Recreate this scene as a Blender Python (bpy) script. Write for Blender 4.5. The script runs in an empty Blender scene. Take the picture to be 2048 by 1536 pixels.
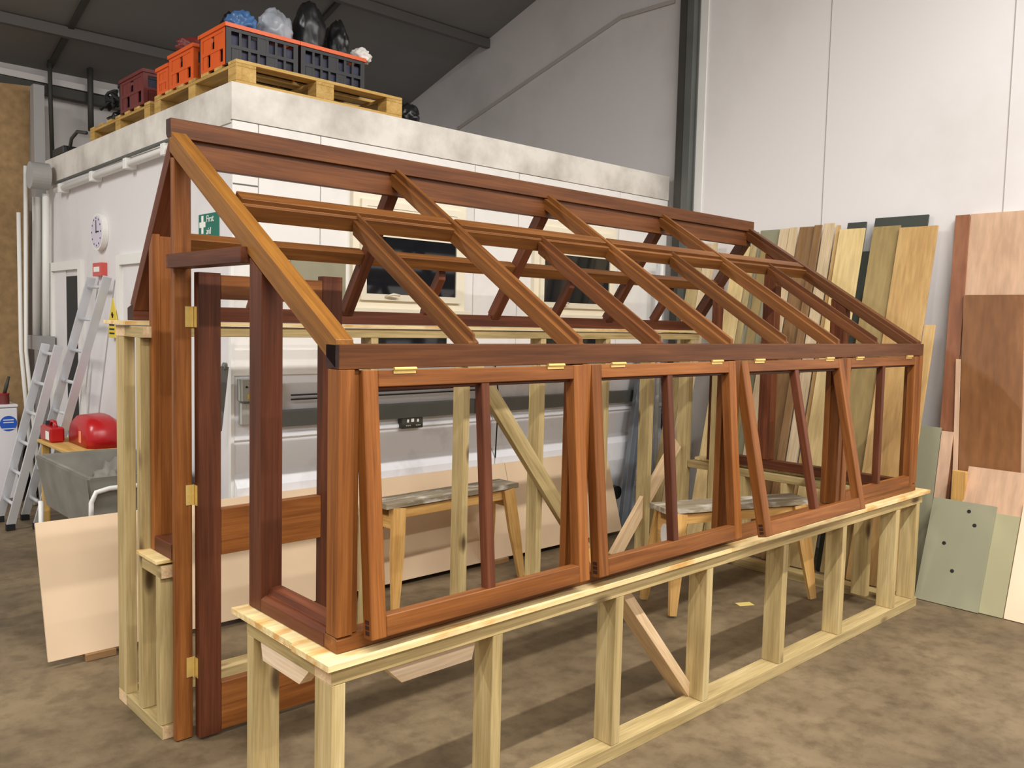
import bpy, bmesh, math, random
from mathutils import Vector, Matrix, noise as mnoise
V = Vector
random.seed(7)
sc = bpy.context.scene
COL = sc.collection

# ---------------------------------------------------------------- camera
CAM = V((-1.27152, -2.06999, 1.67396))
RX = V((0.73192, -0.68099, 0.02340)); UX = V((0.03220, 0.06888, 0.99711)); FX = V((0.68063, 0.72905, -0.07234))
FPX = 1709.58
cd = bpy.data.cameras.new('camera'); cam = bpy.data.objects.new('camera', cd); COL.objects.link(cam)
cd.sensor_fit = 'HORIZONTAL'; cd.sensor_width = 36; cd.lens = FPX / 2048 * 36
cd.clip_start = .05; cd.clip_end = 60
cam.matrix_world = Matrix(((RX.x, UX.x, -FX.x, CAM.x), (RX.y, UX.y, -FX.y, CAM.y), (RX.z, UX.z, -FX.z, CAM.z), (0, 0, 0, 1)))
sc.camera = cam

# ---------------------------------------------------------------- light
sc.view_settings.view_transform = 'Standard'; sc.view_settings.look = 'None'
sc.view_settings.gamma = 1; sc.view_settings.use_curve_mapping = False
sc.view_settings.exposure = 0.0
sc.cycles.use_denoising = True
w = bpy.data.worlds.new('World'); sc.world = w; w.use_nodes = True
w.node_tree.nodes['Background'].inputs[0].default_value = (1, .98, .96, 1)
w.node_tree.nodes['Background'].inputs[1].default_value = .40
def strip(name, x, y, z, lx, ly, power, col=(1, .98, .95)):
    l = bpy.data.lights.new(name, 'AREA'); l.shape = 'RECTANGLE'; l.size = lx; l.size_y = ly; l.energy = power; l.color = col
    o = bpy.data.objects.new(name, l); o.location = (x, y, z); COL.objects.link(o); return o
strip('ceiling_strip_light', .9, -2.5, 5.45, 7.0, .10, 530)
strip('ceiling_strip_light.001', .4, -6.2, 5.6, 7.5, .14, 430)
strip('left_fill_light', -4.3, 3.2, 5.0, 3.5, .14, 330)  # fill lamp added to brighten left-facing sides, towards the office
strip('left_fill_light_front', -4.6, -1.6, 5.2, 3.5, .14, 210)  # another added fill, unseen, lifting the left-facing timber from the camera side

# ---------------------------------------------------------------- pixel helpers
def ray(px, py): return FX + RX * ((px - 1024) / FPX) - UX * ((py - 768) / FPX)
def on(px, py, ax, val):
    d = ray(px, py); i = 'xyz'.index(ax); return CAM + d * ((val - CAM[i]) / d[i])
def onpl(px, py, p0, n):
    d = ray(px, py); p0 = V(p0); n = V(n); return CAM + d * ((p0 - CAM).dot(n) / d.dot(n))

# ---------------------------------------------------------------- materials
def S(c):
    f = lambda u: u / 12.92 if u <= .04045 else ((u + .055) / 1.055) ** 2.4
    return tuple(f(x / 255) for x in c) + (1,)
def base(name, rough=.5, metal=0, spec=.5):
    m = bpy.data.materials.new(name); m.use_nodes = True
    b = m.node_tree.nodes['Principled BSDF']; b.inputs['Roughness'].default_value = rough
    b.inputs['Metallic'].default_value = metal; b.inputs['Specular IOR Level'].default_value = spec
    return m, m.node_tree, b
def N(nt, t, **k):
    n = nt.nodes.new(t)
    for a, v in k.items():
        if a.startswith('i_'): n.inputs[a[2:].replace('_', ' ')].default_value = v
        else: setattr(n, a, v)
    return n
def ramp(nt, fac, stops):
    r = nt.nodes.new('ShaderNodeValToRGB'); e = r.color_ramp.elements
    while len(e) < len(stops): e.new(.5)
    for el, (p, c) in zip(e, stops): el.position = p; el.color = c
    nt.links.new(fac, r.inputs[0]); return r.outputs[0]
def coords(nt, scale, rnd=True):
    tc = N(nt, 'ShaderNodeTexCoord'); mp = N(nt, 'ShaderNodeMapping'); mp.inputs['Scale'].default_value = scale
    nt.links.new(tc.outputs['Object'], mp.inputs['Vector'])
    if rnd:
        oi = N(nt, 'ShaderNodeObjectInfo'); mu = N(nt, 'ShaderNodeMath', operation='MULTIPLY'); mu.inputs[1].default_value = 37
        nt.links.new(oi.outputs['Random'], mu.inputs[0]); nt.links.new(mu.outputs[0], mp.inputs['Location'])
    return mp.outputs[0]
def mix(nt, fac, a, b, mode='MIX'):
    m = N(nt, 'ShaderNodeMix', data_type='RGBA', blend_type=mode)
    for s, v in ((0, fac), (6, a), (7, b)):
        if hasattr(v, 'is_linked') or hasattr(v, 'links'): nt.links.new(v, m.inputs[s])
        else: m.inputs[s].default_value = v
    return m.outputs[2]
def plain(name, c, rough=.5, metal=0, noise=.0, nscale=3, spec=.5):
    m, nt, b = base(name, rough, metal, spec)
    c = S(c)
    n = N(nt, 'ShaderNodeTexNoise', i_Scale=nscale, i_Detail=6); nt.links.new(coords(nt, (1, 1, 1), False), n.inputs['Vector'])
    k = max(noise, .02)
    lo = tuple(x * (1 - k) for x in c[:3]) + (1,); hi = tuple(min(1, x * (1 + k)) for x in c[:3]) + (1,)
    nt.links.new(ramp(nt, n.outputs[0], [(.3, lo), (.7, hi)]), b.inputs['Base Color']); return m
def wood(name, dark, mid, light, rough=.42, knots=0, grain=1.0, var=.18, spec=.4, stain=None):
    m, nt, b = base(name, rough, 0, spec)
    v = coords(nt, (1.1, 22 * grain, 22 * grain))
    n1 = N(nt, 'ShaderNodeTexNoise', i_Scale=1.3, i_Detail=8, i_Roughness=.62, i_Distortion=.35); nt.links.new(v, n1.inputs['Vector'])
    c = ramp(nt, n1.outputs[0], [(.30, S(dark)), (.5, S(mid)), (.72, S(light))])
    v2 = coords(nt, (2.5, 120 * grain, 120 * grain))
    n2 = N(nt, 'ShaderNodeTexNoise', i_Scale=2, i_Detail=3); nt.links.new(v2, n2.inputs['Vector'])
    c = mix(nt, .35, c, ramp(nt, n2.outputs[0], [(.35, (.45, .45, .45, 1)), (.65, (1, 1, 1, 1))]), 'MULTIPLY')
    oi = N(nt, 'ShaderNodeObjectInfo'); hv = N(nt, 'ShaderNodeHueSaturation')
    mr = N(nt, 'ShaderNodeMapRange'); mr.inputs[3].default_value = 1 - var; mr.inputs[4].default_value = 1 + var
    nt.links.new(oi.outputs['Random'], mr.inputs[0]); nt.links.new(mr.outputs[0], hv.inputs['Value']); nt.links.new(c, hv.inputs['Color']); c = hv.outputs[0]
    if stain:
        v4 = coords(nt, (3, 9, 9)); n4 = N(nt, 'ShaderNodeTexNoise', i_Scale=2, i_Detail=4); nt.links.new(v4, n4.inputs['Vector'])
        c = mix(nt, ramp(nt, n4.outputs[0], [(.52, (0, 0, 0, 1)), (.68, (.8, .8, .8, 1))]), c, S(stain))
    if knots:
        v3 = coords(nt, (2.6, 7, 7)); vo = N(nt, 'ShaderNodeTexVoronoi', i_Scale=1.0); nt.links.new(v3, vo.inputs['Vector'])
        k = ramp(nt, vo.outputs['Distance'], [(.0, (1, 1, 1, 1)), (.05 * knots, (.85, .85, .85, 1)), (.11 * knots, (0, 0, 0, 1))])
        c = mix(nt, k, c, S((74, 50, 26)))
    nt.links.new(c, b.inputs['Base Color'])
    bp = N(nt, 'ShaderNodeBump'); bp.inputs['Strength'].default_value = .12; bp.inputs['Distance'].default_value = .002
    nt.links.new(n2.outputs[0], bp.inputs['Height']); nt.links.new(bp.outputs[0], b.inputs['Normal'])
    return m
MAHO = wood('mahogany', (104, 57, 22), (134, 79, 34), (160, 101, 50), rough=.45, spec=.3)
MAHO_R = wood('mahogany_dull_brown', (92, 53, 22), (120, 73, 32), (142, 93, 46), rough=.48, spec=.3)
MAHO_D = wood('mahogany_red_brown', (74, 37, 21), (98, 51, 29), (120, 67, 41), rough=.48, spec=.3)
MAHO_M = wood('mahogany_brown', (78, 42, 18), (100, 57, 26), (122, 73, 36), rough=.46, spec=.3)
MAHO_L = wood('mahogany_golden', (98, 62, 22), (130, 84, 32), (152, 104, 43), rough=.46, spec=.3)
ENDG = wood('mahogany_end_grain', (44, 24, 20), (58, 32, 26), (72, 42, 34), rough=.6)
PINE = wood('treated_pine', (160, 138, 90), (192, 168, 116), (210, 188, 138), rough=.6, knots=1.7, grain=.6, var=.08)
PINE_E = wood('pine_cut_end', (206, 172, 128), (226, 194, 152), (238, 208, 170), rough=.65, grain=.5, var=.05)
PINE_P = wood('pale_pine_offcut', (222, 190, 150), (240, 212, 178), (250, 228, 198), rough=.65, grain=.4, var=.04)
PINE_O = wood('yellow_pine', (186, 136, 70), (214, 166, 96), (230, 186, 118), rough=.55, knots=.8, grain=.5, var=.08)
PLY = wood('plywood', (222, 190, 124), (244, 218, 160), (252, 232, 184), rough=.5, grain=.35, var=.06, stain=(206, 150, 74))
PALLETW = wood('pallet_timber', (170, 132, 66), (204, 164, 90), (222, 186, 118), rough=.7, grain=.5, var=.1)
MDF = plain('mdf_sheet', (226, 198, 164), .6, 0, .05, 2)
GREENM = plain('green_mdf', (146, 143, 117), .7, 0, .06, 2)
GREEN2 = plain('green_mdf_pale', (168, 162, 126), .7, 0, .05, 2)
OLIVE = wood('olive_mdf', (150, 128, 80), (166, 142, 92), (176, 152, 102), rough=.6, grain=.15, var=.03)
TANPLY = wood('tan_plywood', (192, 150, 94), (208, 168, 108), (218, 182, 124), rough=.55, grain=.2, var=.04)
YELPLY = wood('yellow_plywood', (226, 196, 134), (238, 210, 150), (244, 220, 166), rough=.55, grain=.2, var=.04)
PALEB = wood('pale_board', (206, 180, 140), (222, 198, 160), (232, 212, 178), rough=.6, grain=.4, var=.06)
BROWNB = wood('brown_board', (132, 98, 62), (150, 114, 74), (166, 130, 90), rough=.6, grain=.3, var=.05)
REDPLY = wood('brown_plywood', (118, 76, 42), (134, 88, 50), (150, 102, 62), rough=.45, grain=.12, var=.03)
REDPLY2 = wood('red_brown_plywood', (128, 78, 52), (146, 92, 62), (162, 108, 76), rough=.45, grain=.15, var=.03)
PINKPLY = wood('pink_plywood', (206, 166, 134), (214, 176, 144), (222, 186, 156), rough=.55, grain=.12, var=.03)
DARKB = plain('dark_green_board', (62, 66, 58), .6, 0, .1)
CREAM = plain('cream_sheet', (246, 218, 186), .6, 0, .04)
BRASS = plain('brass', (236, 206, 126), .38, .6, .05, 40)
STEELG = plain('grey_steel', (104, 106, 102), .5, .3, .1)
DARKST = plain('dark_steel', (70, 68, 62), .6, .2, .1)
ALU = plain('aluminium', (222, 224, 228), .35, .4, .08)
WHITEP = plain('white_gloss_paint', (236, 234, 228), .45, 0, .03)
UPVC = plain('cream_upvc', (240, 230, 206), .3, 0, .02)
BLACKP = plain('black_plastic', (26, 26, 28), .45, 0, .1)
BLACKB = plain('black_sack', (24, 23, 25), .35, 0, .2)
ORANGE = plain('orange_plastic', (226, 96, 34), .4, 0, .1)
REDP = plain('red_plastic', (176, 24, 28), .3, 0, .08)
MAROON = plain('dark_red_plastic', (110, 42, 38), .5, 0, .15)
BLUEB = plain('blue_bag', (70, 110, 160), .35, 0, .35, 9)
CLEARB = plain('grey_film', (160, 164, 172), .3, 0, .3, 8)
WHITEB = plain('white_bag', (226, 220, 214), .5, 0, .12, 6)
GREYTUB = plain('grey_trough', (128, 124, 114), .7, 0, .2, 5)
FRIDGE = plain('white_enamel', (234, 230, 232), .35)
BLUES = plain('blue_sticker', (40, 92, 196), .4)
YELLOW = plain('yellow_sign', (226, 200, 60), .5)
GREENS = plain('green_sign', (0, 108, 88), .5)
SIGNW = plain('sign_white', (240, 240, 232), .5)
BLACKI = plain('black_ink', (20, 20, 20), .6)
JUNK = plain('dark_blue_contents', (44, 46, 66), .6, 0, .5, 16)
CHIP = plain('chipboard', (166, 134, 92), .8, 0, .18, 14)
GREYBLUE = plain('grey_lever', (120, 122, 118), .5, .2)
RUBBER = plain('black_rubber', (22, 22, 22), .7)
PAPER = plain('yellow_card', (226, 204, 120), .6)

def floor_mat():
    m, nt, b = base('concrete_floor', .62, 0, .35)
    tc = N(nt, 'ShaderNodeTexCoord')
    n1 = N(nt, 'ShaderNodeTexNoise', i_Scale=1.3, i_Detail=10, i_Roughness=.62); nt.links.new(tc.outputs['Object'], n1.inputs['Vector'])
    n2 = N(nt, 'ShaderNodeTexNoise', i_Scale=9, i_Detail=8, i_Roughness=.7); nt.links.new(tc.outputs['Object'], n2.inputs['Vector'])
    c1 = ramp(nt, n1.outputs[0], [(.32, S((90, 77, 58))), (.5, S((116, 99, 75))), (.7, S((138, 120, 92)))])
    c2 = ramp(nt, n2.outputs[0], [(.36, (.55, .53, .5, 1)), (.55, (1, 1, 1, 1)), (.75, (1.1, 1.08, 1.05, 1))])
    c = mix(nt, .7, c1, c2, 'MULTIPLY'); nt.links.new(c, b.inputs['Base Color'])
    mp = N(nt, 'ShaderNodeMapRange'); mp.inputs[3].default_value = .45; mp.inputs[4].default_value = .75
    nt.links.new(n2.outputs[0], mp.inputs[0]); nt.links.new(mp.outputs[0], b.inputs['Roughness'])
    return m
def stained_white(name, col, dirt, scale, lo=.5, hi=.75, amt=.6, rough=.5):
    m, nt, b = base(name, rough)
    tc = N(nt, 'ShaderNodeTexCoord')
    n = N(nt, 'ShaderNodeTexNoise', i_Scale=scale, i_Detail=7, i_Roughness=.6); nt.links.new(tc.outputs['Object'], n.inputs['Vector'])
    k = ramp(nt, n.outputs[0], [(lo, (0, 0, 0, 1)), (hi, (amt, amt, amt, 1))])
    nt.links.new(mix(nt, k, S(col), S(dirt)), b.inputs['Base Color']); return m
FLOORM = floor_mat()
OFFW = stained_white('white_wall_board', (238, 234, 228), (206, 202, 194), 1.5)
PARAP = stained_white('grubby_parapet_board', (232, 226, 216), (168, 160, 148), 2.2, .42, .66, .7)
LOWW = stained_white('white_plastic_cladding', (238, 238, 242), (166, 164, 162), 3, .55, .78, .5, .4)
LEFTW = stained_white('grey_white_wall_board', (228, 224, 224), (196, 190, 188), 1.2)
WALLM = stained_white('white_wall_panel', (240, 235, 233), (218, 211, 205), .7)
WALLG = stained_white('grey_and_shaded_wall_panel', (212, 206, 203), (182, 176, 172), .8)  # grey panel tone, also paints in the shade left of the column
PURL = plain('purlin_paint', (92, 88, 84), .6)
SEAMM = plain('seam_sealant', (176, 168, 162), .7)
CEILM = plain('ceiling_sheet', (120, 118, 114), .7, 0, .1, .8)
GLASS, _nt, _b = base('window_glass', .06, 0, .6); _b.inputs['Base Color'].default_value = S((24, 28, 32))

# ---------------------------------------------------------------- mesh helpers
WM = {}
def put(o, parent, world):
    COL.objects.link(o); WM[o.name] = world.copy()
    if parent is not None:
        o.parent = parent; o.matrix_basis = WM[parent.name].inverted() @ world
    else: o.matrix_basis = world
    return o
def meshobj(name, bm, mat, parent=None, world=None, smooth=False):
    bmesh.ops.recalc_face_normals(bm, faces=bm.faces)
    me = bpy.data.meshes.new(name); bm.to_mesh(me); bm.free()
    for mm in (mat if isinstance(mat, (list, tuple)) else [mat]): me.materials.append(mm)
    if smooth:
        for p in me.polygons: p.use_smooth = True
    return put(bpy.data.objects.new(name, me), parent, world or Matrix.Identity(4))
def tag(o, label=None, cat=None, group=None, kind=None):
    if label: o['label'] = label
    if cat: o['category'] = cat
    if group: o['group'] = group
    if kind: o['kind'] = kind
    return o
def thing(name, loc, label, cat, group=None):
    o = bpy.data.objects.new(name, None); o.empty_display_size = .1
    put(o, None, Matrix.Translation(V(loc))); return tag(o, label, cat, group)
def frame(A, B, up=(0, 0, 1)):
    A = V(A); B = V(B); x = (B - A).normalized(); u = V(up)
    if abs(x.dot(u)) > .99: u = V((0, 1, 0)) if abs(x.y) < .9 else V((1, 0, 0))
    z = (u - x * x.dot(u)).normalized(); y = z.cross(x)
    m = Matrix((x, y, z)).transposed().to_4x4(); m.translation = A; return m, (B - A).length
def prism(bm, L, prof, x0=0.0):
    a = [bm.verts.new((x0, p[0], p[1])) for p in prof]; b = [bm.verts.new((L, p[0], p[1])) for p in prof]
    bm.faces.new(a[::-1]); bm.faces.new(b); n = len(prof)
    for i in range(n): bm.faces.new((a[i], a[(i + 1) % n], b[(i + 1) % n], b[i]))
def bevel(bm, w, seg=1):
    if w > 0: bmesh.ops.bevel(bm, geom=[e for e in bm.edges], offset=w, segments=seg, affect='EDGES', clamp_overlap=True)
def bar(name, A, B, w, h, mat, parent, up=(0, 0, 1), prof=None, bev=.0015, endmat=None):
    """timber from A to B on its centre line, grain along local X; w across, h along up"""
    m, L = frame(A, B, up); bm = bmesh.new()
    prism(bm, L, prof or [(-w / 2, -h / 2), (w / 2, -h / 2), (w / 2, h / 2), (-w / 2, h / 2)])
    bmesh.ops.recalc_face_normals(bm, faces=bm.faces); bevel(bm, bev)
    if endmat:
        for f in bm.faces:
            f.normal_update()
            if abs(f.normal.x) > .95: f.material_index = 1
        return meshobj(name, bm, [mat, endmat], parent, m)
    return meshobj(name, bm, mat, parent, m)
def box(name, lo, hi, mat, parent, grain='x', bev=.0015, endmat=None):
    lo = V(lo); hi = V(hi); c = (lo + hi) / 2; d = hi - lo
    if grain == 'x': return bar(name, (lo.x, c.y, c.z), (hi.x, c.y, c.z), d.y, d.z, mat, parent, bev=bev, endmat=endmat)
    if grain == 'y': return bar(name, (c.x, lo.y, c.z), (c.x, hi.y, c.z), d.x, d.z, mat, parent, bev=bev, endmat=endmat)
    return bar(name, (c.x, c.y, lo.z), (c.x, c.y, hi.z), d.x, d.y, mat, parent, up=(0, 1, 0), bev=bev, endmat=endmat)
def post(name, x0, x1, y0, y1, z0, z1, mat, parent, reb=None, bev=.0015):
    """upright; reb = list of (x,y) outline points"""
    prof = reb or [(x0, y0), (x1, y0), (x1, y1), (x0, y1)]
    cx, cy = (x0 + x1) / 2, (y0 + y1) / 2
    m, L = frame((cx, cy, z0), (cx, cy, z1), (0, 1, 0)); bm = bmesh.new()
    # local y = up x dir : for dir=+Z, up=+Y -> local y = Y x Z = X
    prism(bm, L, [(p[0] - cx, p[1] - cy) for p in prof]); bmesh.ops.recalc_face_normals(bm, faces=bm.faces); bevel(bm, bev)
    return meshobj(name, bm, mat, parent, m)
def addbox(bm, lo, hi):
    vs = [bm.verts.new((x, y, z)) for x in (lo[0], hi[0]) for y in (lo[1], hi[1]) for z in (lo[2], hi[2])]
    for f in ((0, 1, 3, 2), (4, 6, 7, 5), (0, 4, 5, 1), (2, 3, 7, 6), (0, 2, 6, 4), (1, 5, 7, 3)): bm.faces.new([vs[i] for i in f])
def slab(name, q, th, mat, parent=None, bev=.001):
    """panel from a world quad (tl,tr,br,bl); thickness goes away from the camera; grain along tl->bl"""
    q = [V(p) for p in q]; x = (q[3] - q[0]).normalized(); n = (q[1] - q[0]).cross(q[3] - q[0]).normalized()
    if n.dot(q[0] - CAM) < 0: n = -n
    y = n.cross(x); m = Matrix((x, y, n)).transposed().to_4x4(); m.translation = q[0]; inv = m.inverted()
    bm = bmesh.new(); a = [bm.verts.new((inv @ p)) for p in q]; b = [bm.verts.new((inv @ (p + n * th))) for p in q]
    bm.faces.new(a); bm.faces.new(b[::-1])
    for i in range(4): bm.faces.new((a[i], b[i], b[(i + 1) % 4], a[(i + 1) % 4]))
    bmesh.ops.recalc_face_normals(bm, faces=bm.faces); bevel(bm, bev)
    return meshobj(name, bm, mat, parent, m)
def sweep(bm, pts, r, seg=8, closed=False):
    pts = [V(p) for p in pts]; rings = []; up = V((0, 0, 1)); n = len(pts)
    for i, p in enumerate(pts):
        t = (pts[(i + 1) % n] - pts[i - 1]) if closed else (pts[min(i + 1, n - 1)] - pts[max(i - 1, 0)])
        t.normalize(); a = up - t * up.dot(t)
        if a.length < .05: a = V((1, 0, 0)) - t * t.x
        a.normalize(); b = t.cross(a); up = a
        rr = r[i] if isinstance(r, (list, tuple)) else r
        rings.append([bm.verts.new(p + (a * math.cos(2 * math.pi * k / seg) + b * math.sin(2 * math.pi * k / seg)) * rr) for k in range(seg)])
    for i in range(n if closed else n - 1):
        A, B = rings[i], rings[(i + 1) % n]
        for k in range(seg): bm.faces.new((A[k], A[(k + 1) % seg], B[(k + 1) % seg], B[k]))
    if not closed: bm.faces.new(rings[0][::-1]); bm.faces.new(rings[-1])
def tube(name, pts, r, mat, parent=None, seg=8, closed=False):
    bm = bmesh.new(); o = V(pts[0]); sweep(bm, [V(p) - o for p in pts], r, seg, closed)
    return meshobj(name, bm, mat, parent, Matrix.Translation(o), True)
def cyl(name, c, r, h, mat, parent, axis='z', seg=32, bev=.002, r2=None):
    bm = bmesh.new(); bmesh.ops.create_cone(bm, cap_ends=True, segments=seg, radius1=r, radius2=r2 if r2 is not None else r, depth=h)
    bevel(bm, 0)
    rot = {'z': Matrix.Identity(4), 'x': Matrix.Rotation(math.pi / 2, 4, 'Y'), 'y': Matrix.Rotation(math.pi / 2, 4, 'X')}[axis]
    return meshobj(name, bm, mat, parent, Matrix.Translation(V(c)) @ rot)
def blob(name, c, s, mat, parent=None, amp=.25, freq=2.2, seed=0, flat=True, sub=4):
    bm = bmesh.new(); bmesh.ops.create_icosphere(bm, subdivisions=sub, radius=1)
    for v in bm.verts:
        d = v.co.normalized(); k = 1 + amp * mnoise.noise(d * freq + V((seed, seed * 1.7, 3))) + amp * .5 * mnoise.noise(d * freq * 3 + V((seed, 9, seed)))
        k += amp * .35 * abs(mnoise.noise(d * freq * 5 + V((2, seed, 1))))
        p = d * k
        if flat and p.z < -.55: p.z = -.55 + (p.z + .55) * .1
        v.co = V((p.x * s[0], p.y * s[1], (p.z + .6) * s[2]))
    return meshobj(name, bm, mat, parent, Matrix.Translation(V(c)), True)
def text(name, s, size, M, mat, parent, depth=.001):
    cu = bpy.data.curves.new(name, 'FONT'); cu.body = s; cu.size = size; cu.extrude = depth; cu.resolution_u = 3
    t = bpy.data.objects.new(name + '_tmp', cu); COL.objects.link(t)
    dg = bpy.context.evaluated_depsgraph_get(); me = bpy.data.meshes.new_from_object(t.evaluated_get(dg))
    bpy.data.objects.remove(t); me.materials.clear(); me.materials.append(mat)
    return put(bpy.data.objects.new(name, me), parent, M)
def faceM(p, face):
    """matrix whose local XY plane lies on a wall: face '-y' or '-x' """
    if face == '-y': m = Matrix(((1, 0, 0, 0), (0, 0, -1, 0), (0, 1, 0, 0), (0, 0, 0, 1)))
    else: m = Matrix(((0, 0, -1, 0), (-1, 0, 0, 0), (0, 1, 0, 0), (0, 0, 0, 1)))
    m.translation = V(p); return m
def struct(o): o['kind'] = 'structure'; return o

# ================================================================ SETTING
XW = 4.88           # right wall
def quadobj(name, pts, mat, th=None):
    bm = bmesh.new(); bm.faces.new([bm.verts.new(V(p)) for p in pts]); return struct(meshobj(name, bm, mat))
struct(box('floor', (-7, -9, -.2), (XW + .2, 8, 0), FLOORM, None, bev=0))
def roofz(y): return 4.29 - .314 * (y - 6.22)
# sloping roof sheet
slabq = [(-7, 7.2, roofz(7.2)), (XW + .2, 7.2, roofz(7.2)), (XW + .2, -9, roofz(-9)), (-7, -9, roofz(-9))]
bm = bmesh.new(); a = [bm.verts.new(V(p)) for p in slabq]; b = [bm.verts.new(V(p) + V((0, 0, .08))) for p in slabq]
bm.faces.new(a); bm.faces.new(b[::-1])
for i in range(4): bm.faces.new((a[i], b[i], b[(i + 1) % 4], a[(i + 1) % 4]))
ceil = struct(meshobj('ceiling', bm, CEILM))
for i, y in enumerate((6.45, 5.0, 3.6, 2.2, .8)):
    z = roofz(y) - .05
    struct(bar('trim_%d' % (i + 1), (-6, y, z), (XW - .01, y, z), .06, .09, PURL, ceil))
for i, x in enumerate((-1.2, 1.15, 3.1)):
    struct(bar('trim_%d' % (i + 10), (x, 7.1, roofz(7.1) - .015), (x, -3, roofz(-3) - .015), .05, .03, DARKST, ceil))
# right wall : left of the column the shade is put into a grey colour, right of it white
YC0, YC1 = 2.31, 2.46
wr = struct(box('wall_right', (XW, -9, 0), (XW + .15, 7.2, 9.4), WALLM, None, bev=0))
def seam(y, z0, z1, k, x=XW): return struct(box('trim_%d' % k, (x - .002, y - .003, z0), (x, y + .003, z1), SEAMM, wr, 'z', bev=0))
seam(on(1655, 200, 'x', XW).y, 0, 7, 20); seam(on(2020, 200, 'x', XW).y, 0, 7, 21); seam(on(1180, 250, 'x', XW).y, 0, 7, 22); seam(on(1000, 200, 'x', XW).y, 0, 7, 23)
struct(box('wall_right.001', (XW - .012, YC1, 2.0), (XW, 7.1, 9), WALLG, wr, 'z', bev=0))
p0 = on(915, 258, 'x', XW - .02); p1 = on(1243, 34, 'x', XW - .02); p2 = on(1350, 2, 'x', XW - .02)
struct(bar('trim_24', p0, p1, .016, .035, SEAMM, wr)); struct(bar('trim_25', p1, p2, .016, .035, SEAMM, wr))
# steel column against the right wall
colm = None
sc_bm = bmesh.new(); addbox(sc_bm, (4.80, 2.312, 0), (4.865, 2.378, 7)); addbox(sc_bm, (4.86, 2.30, 0), (4.868, 2.47, 7))
col_b = bmesh.new(); addbox(col_b, (4.806, 2.379, 0), (4.859, 2.458, 7))
colm = meshobj('steel_column', sc_bm, STEELG); tag(colm, 'tall grey steel column against the white wall beside the office', 'column'); meshobj('recess_shade', col_b, DARKST, colm)  # dark box paints in the shaded recess beside the flange
struct(box('trim_26', (XW - .012, 2.215, 0), (XW, 2.292, 7), WHITEP, wr, 'z'))
# back wall
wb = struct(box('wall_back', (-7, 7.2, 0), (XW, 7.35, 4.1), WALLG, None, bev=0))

# ================================================================ OFFICE (inner block-work room)
OX, OY, OZ = .8535, 2.51, 2.955
off = struct(box('wall_office', (OX, OY + .012, 0), (4.80, 6.12, OZ - .01), LEFTW, None, bev=0))
def ostruct(name, lo, hi, mat, g='x', bev=.001): return struct(box(name, lo, hi, mat, off, g, bev))
ostruct('trim_30', (OX - .008, OY - .006, 2.752), (4.80, OY + .012, OZ), PARAP)
ostruct('trim_31', (OX - .008, OY + .012, 2.735), (OX, 6.12, OZ), PARAP, 'y')
xs = [OX, 1.006, 1.403, 2.61, 3.03, 4.16, 4.80]
for i in range(6):
    ostruct('wall_office.%03d' % (i + 1), (xs[i] + (0 if i == 0 else .003), OY, 1.48), (xs[i + 1] - .003, OY + .012, 2.748), OFFW)
ostruct('trim_32', (OX, OY - .003, 2.4), (1.003, OY, 2.408), STEELG)
ostruct('trim_33', (OX, OY - .02, 1.335), (4.80, OY + .012, 1.48), OFFW)
# lower plastic cladding with horizontal ribs (one profile)
prof = [(0, .3), (-.03, .3), (-.075, .56), (-.07, .70), (-.02, .775), (-.02, .955), (-.035, .97), (-.035, .985), (-.02, 1.0), (-.02, 1.335), (0, 1.335)]
bm = bmesh.new()
for x0, x1 in ((OX, 2.795), (2.802, 4.80)):
    a = [bm.verts.new((x0, OY + .012 + p[0], p[1])) for p in prof]; b = [bm.verts.new((x1, OY + .012 + p[0], p[1])) for p in prof]
    bm.faces.new(a); bm.faces.new(b[::-1])
    for i in range(len(prof)): bm.faces.new((a[i], b[i], b[(i + 1) % len(prof)], a[(i + 1) % len(prof)]))
struct(meshobj('baseboard_office', bm, LOWW, off))
ostruct('trim_34', (OX - .02, OY - .02, 0), (OX, OY + .012, 2.0), WHITEP, 'z')
# office windows
def owin(k, x0, x1, z0, z1):
    fw = struct(meshobj('window_%d' % k, bmesh_frame(x0, x1, z0, z1, .055, .05), UPVC, off, Matrix.Translation((0, OY - .035, 0))))
    struct(meshobj('sash', bmesh_frame(x0 + .05, x1 - .05, z0 + .05, z1 - .05, .04, .035), UPVC, fw, Matrix.Translation((0, OY - .055, 0))))
    struct(box('glass_pane', (x0 + .085, OY - .045, z0 + .085), (x1 - .085, OY - .037, z1 - .085), GLASS, fw, bev=0))
    struct(box('sill', (x0 - .02, OY - .075, z0 - .035), (x1 + .02, OY, z0), UPVC, fw))
    struct(box('blind', (x0 + .085, OY - .050, 2.19), (x1 - .085, OY - .0452, z1 - .085), UPVC, fw, bev=0)); struct(box('lower_pane', (x0 + .17, OY - .012, 1.495), (x1 - .13, OY - .003, 1.60), GLASS, fw, bev=0))
    xm = x0 + (x1 - x0) * .3
    tube('latch', [(xm - .04, OY - .06, z0 + .075), (xm, OY - .09, z0 + .09), (xm + .05, OY - .085, z0 + .085)], .008, UPVC, fw)
def bmesh_frame(x0, x1, z0, z1, t, d):
    bm = bmesh.new(); addbox(bm, (x0, 0, z0), (x0 + t, d, z1)); addbox(bm, (x1 - t, 0, z0), (x1, d, z1))
    addbox(bm, (x0 + t, 0, z0), (x1 - t, d, z0 + t)); addbox(bm, (x0 + t, 0, z1 - t), (x1 - t, d, z1)); return bm
owin(1, 1.61, 2.505, 1.74, 2.46); owin(2, 3.17, 4.09, 1.74, 2.44)
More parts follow.
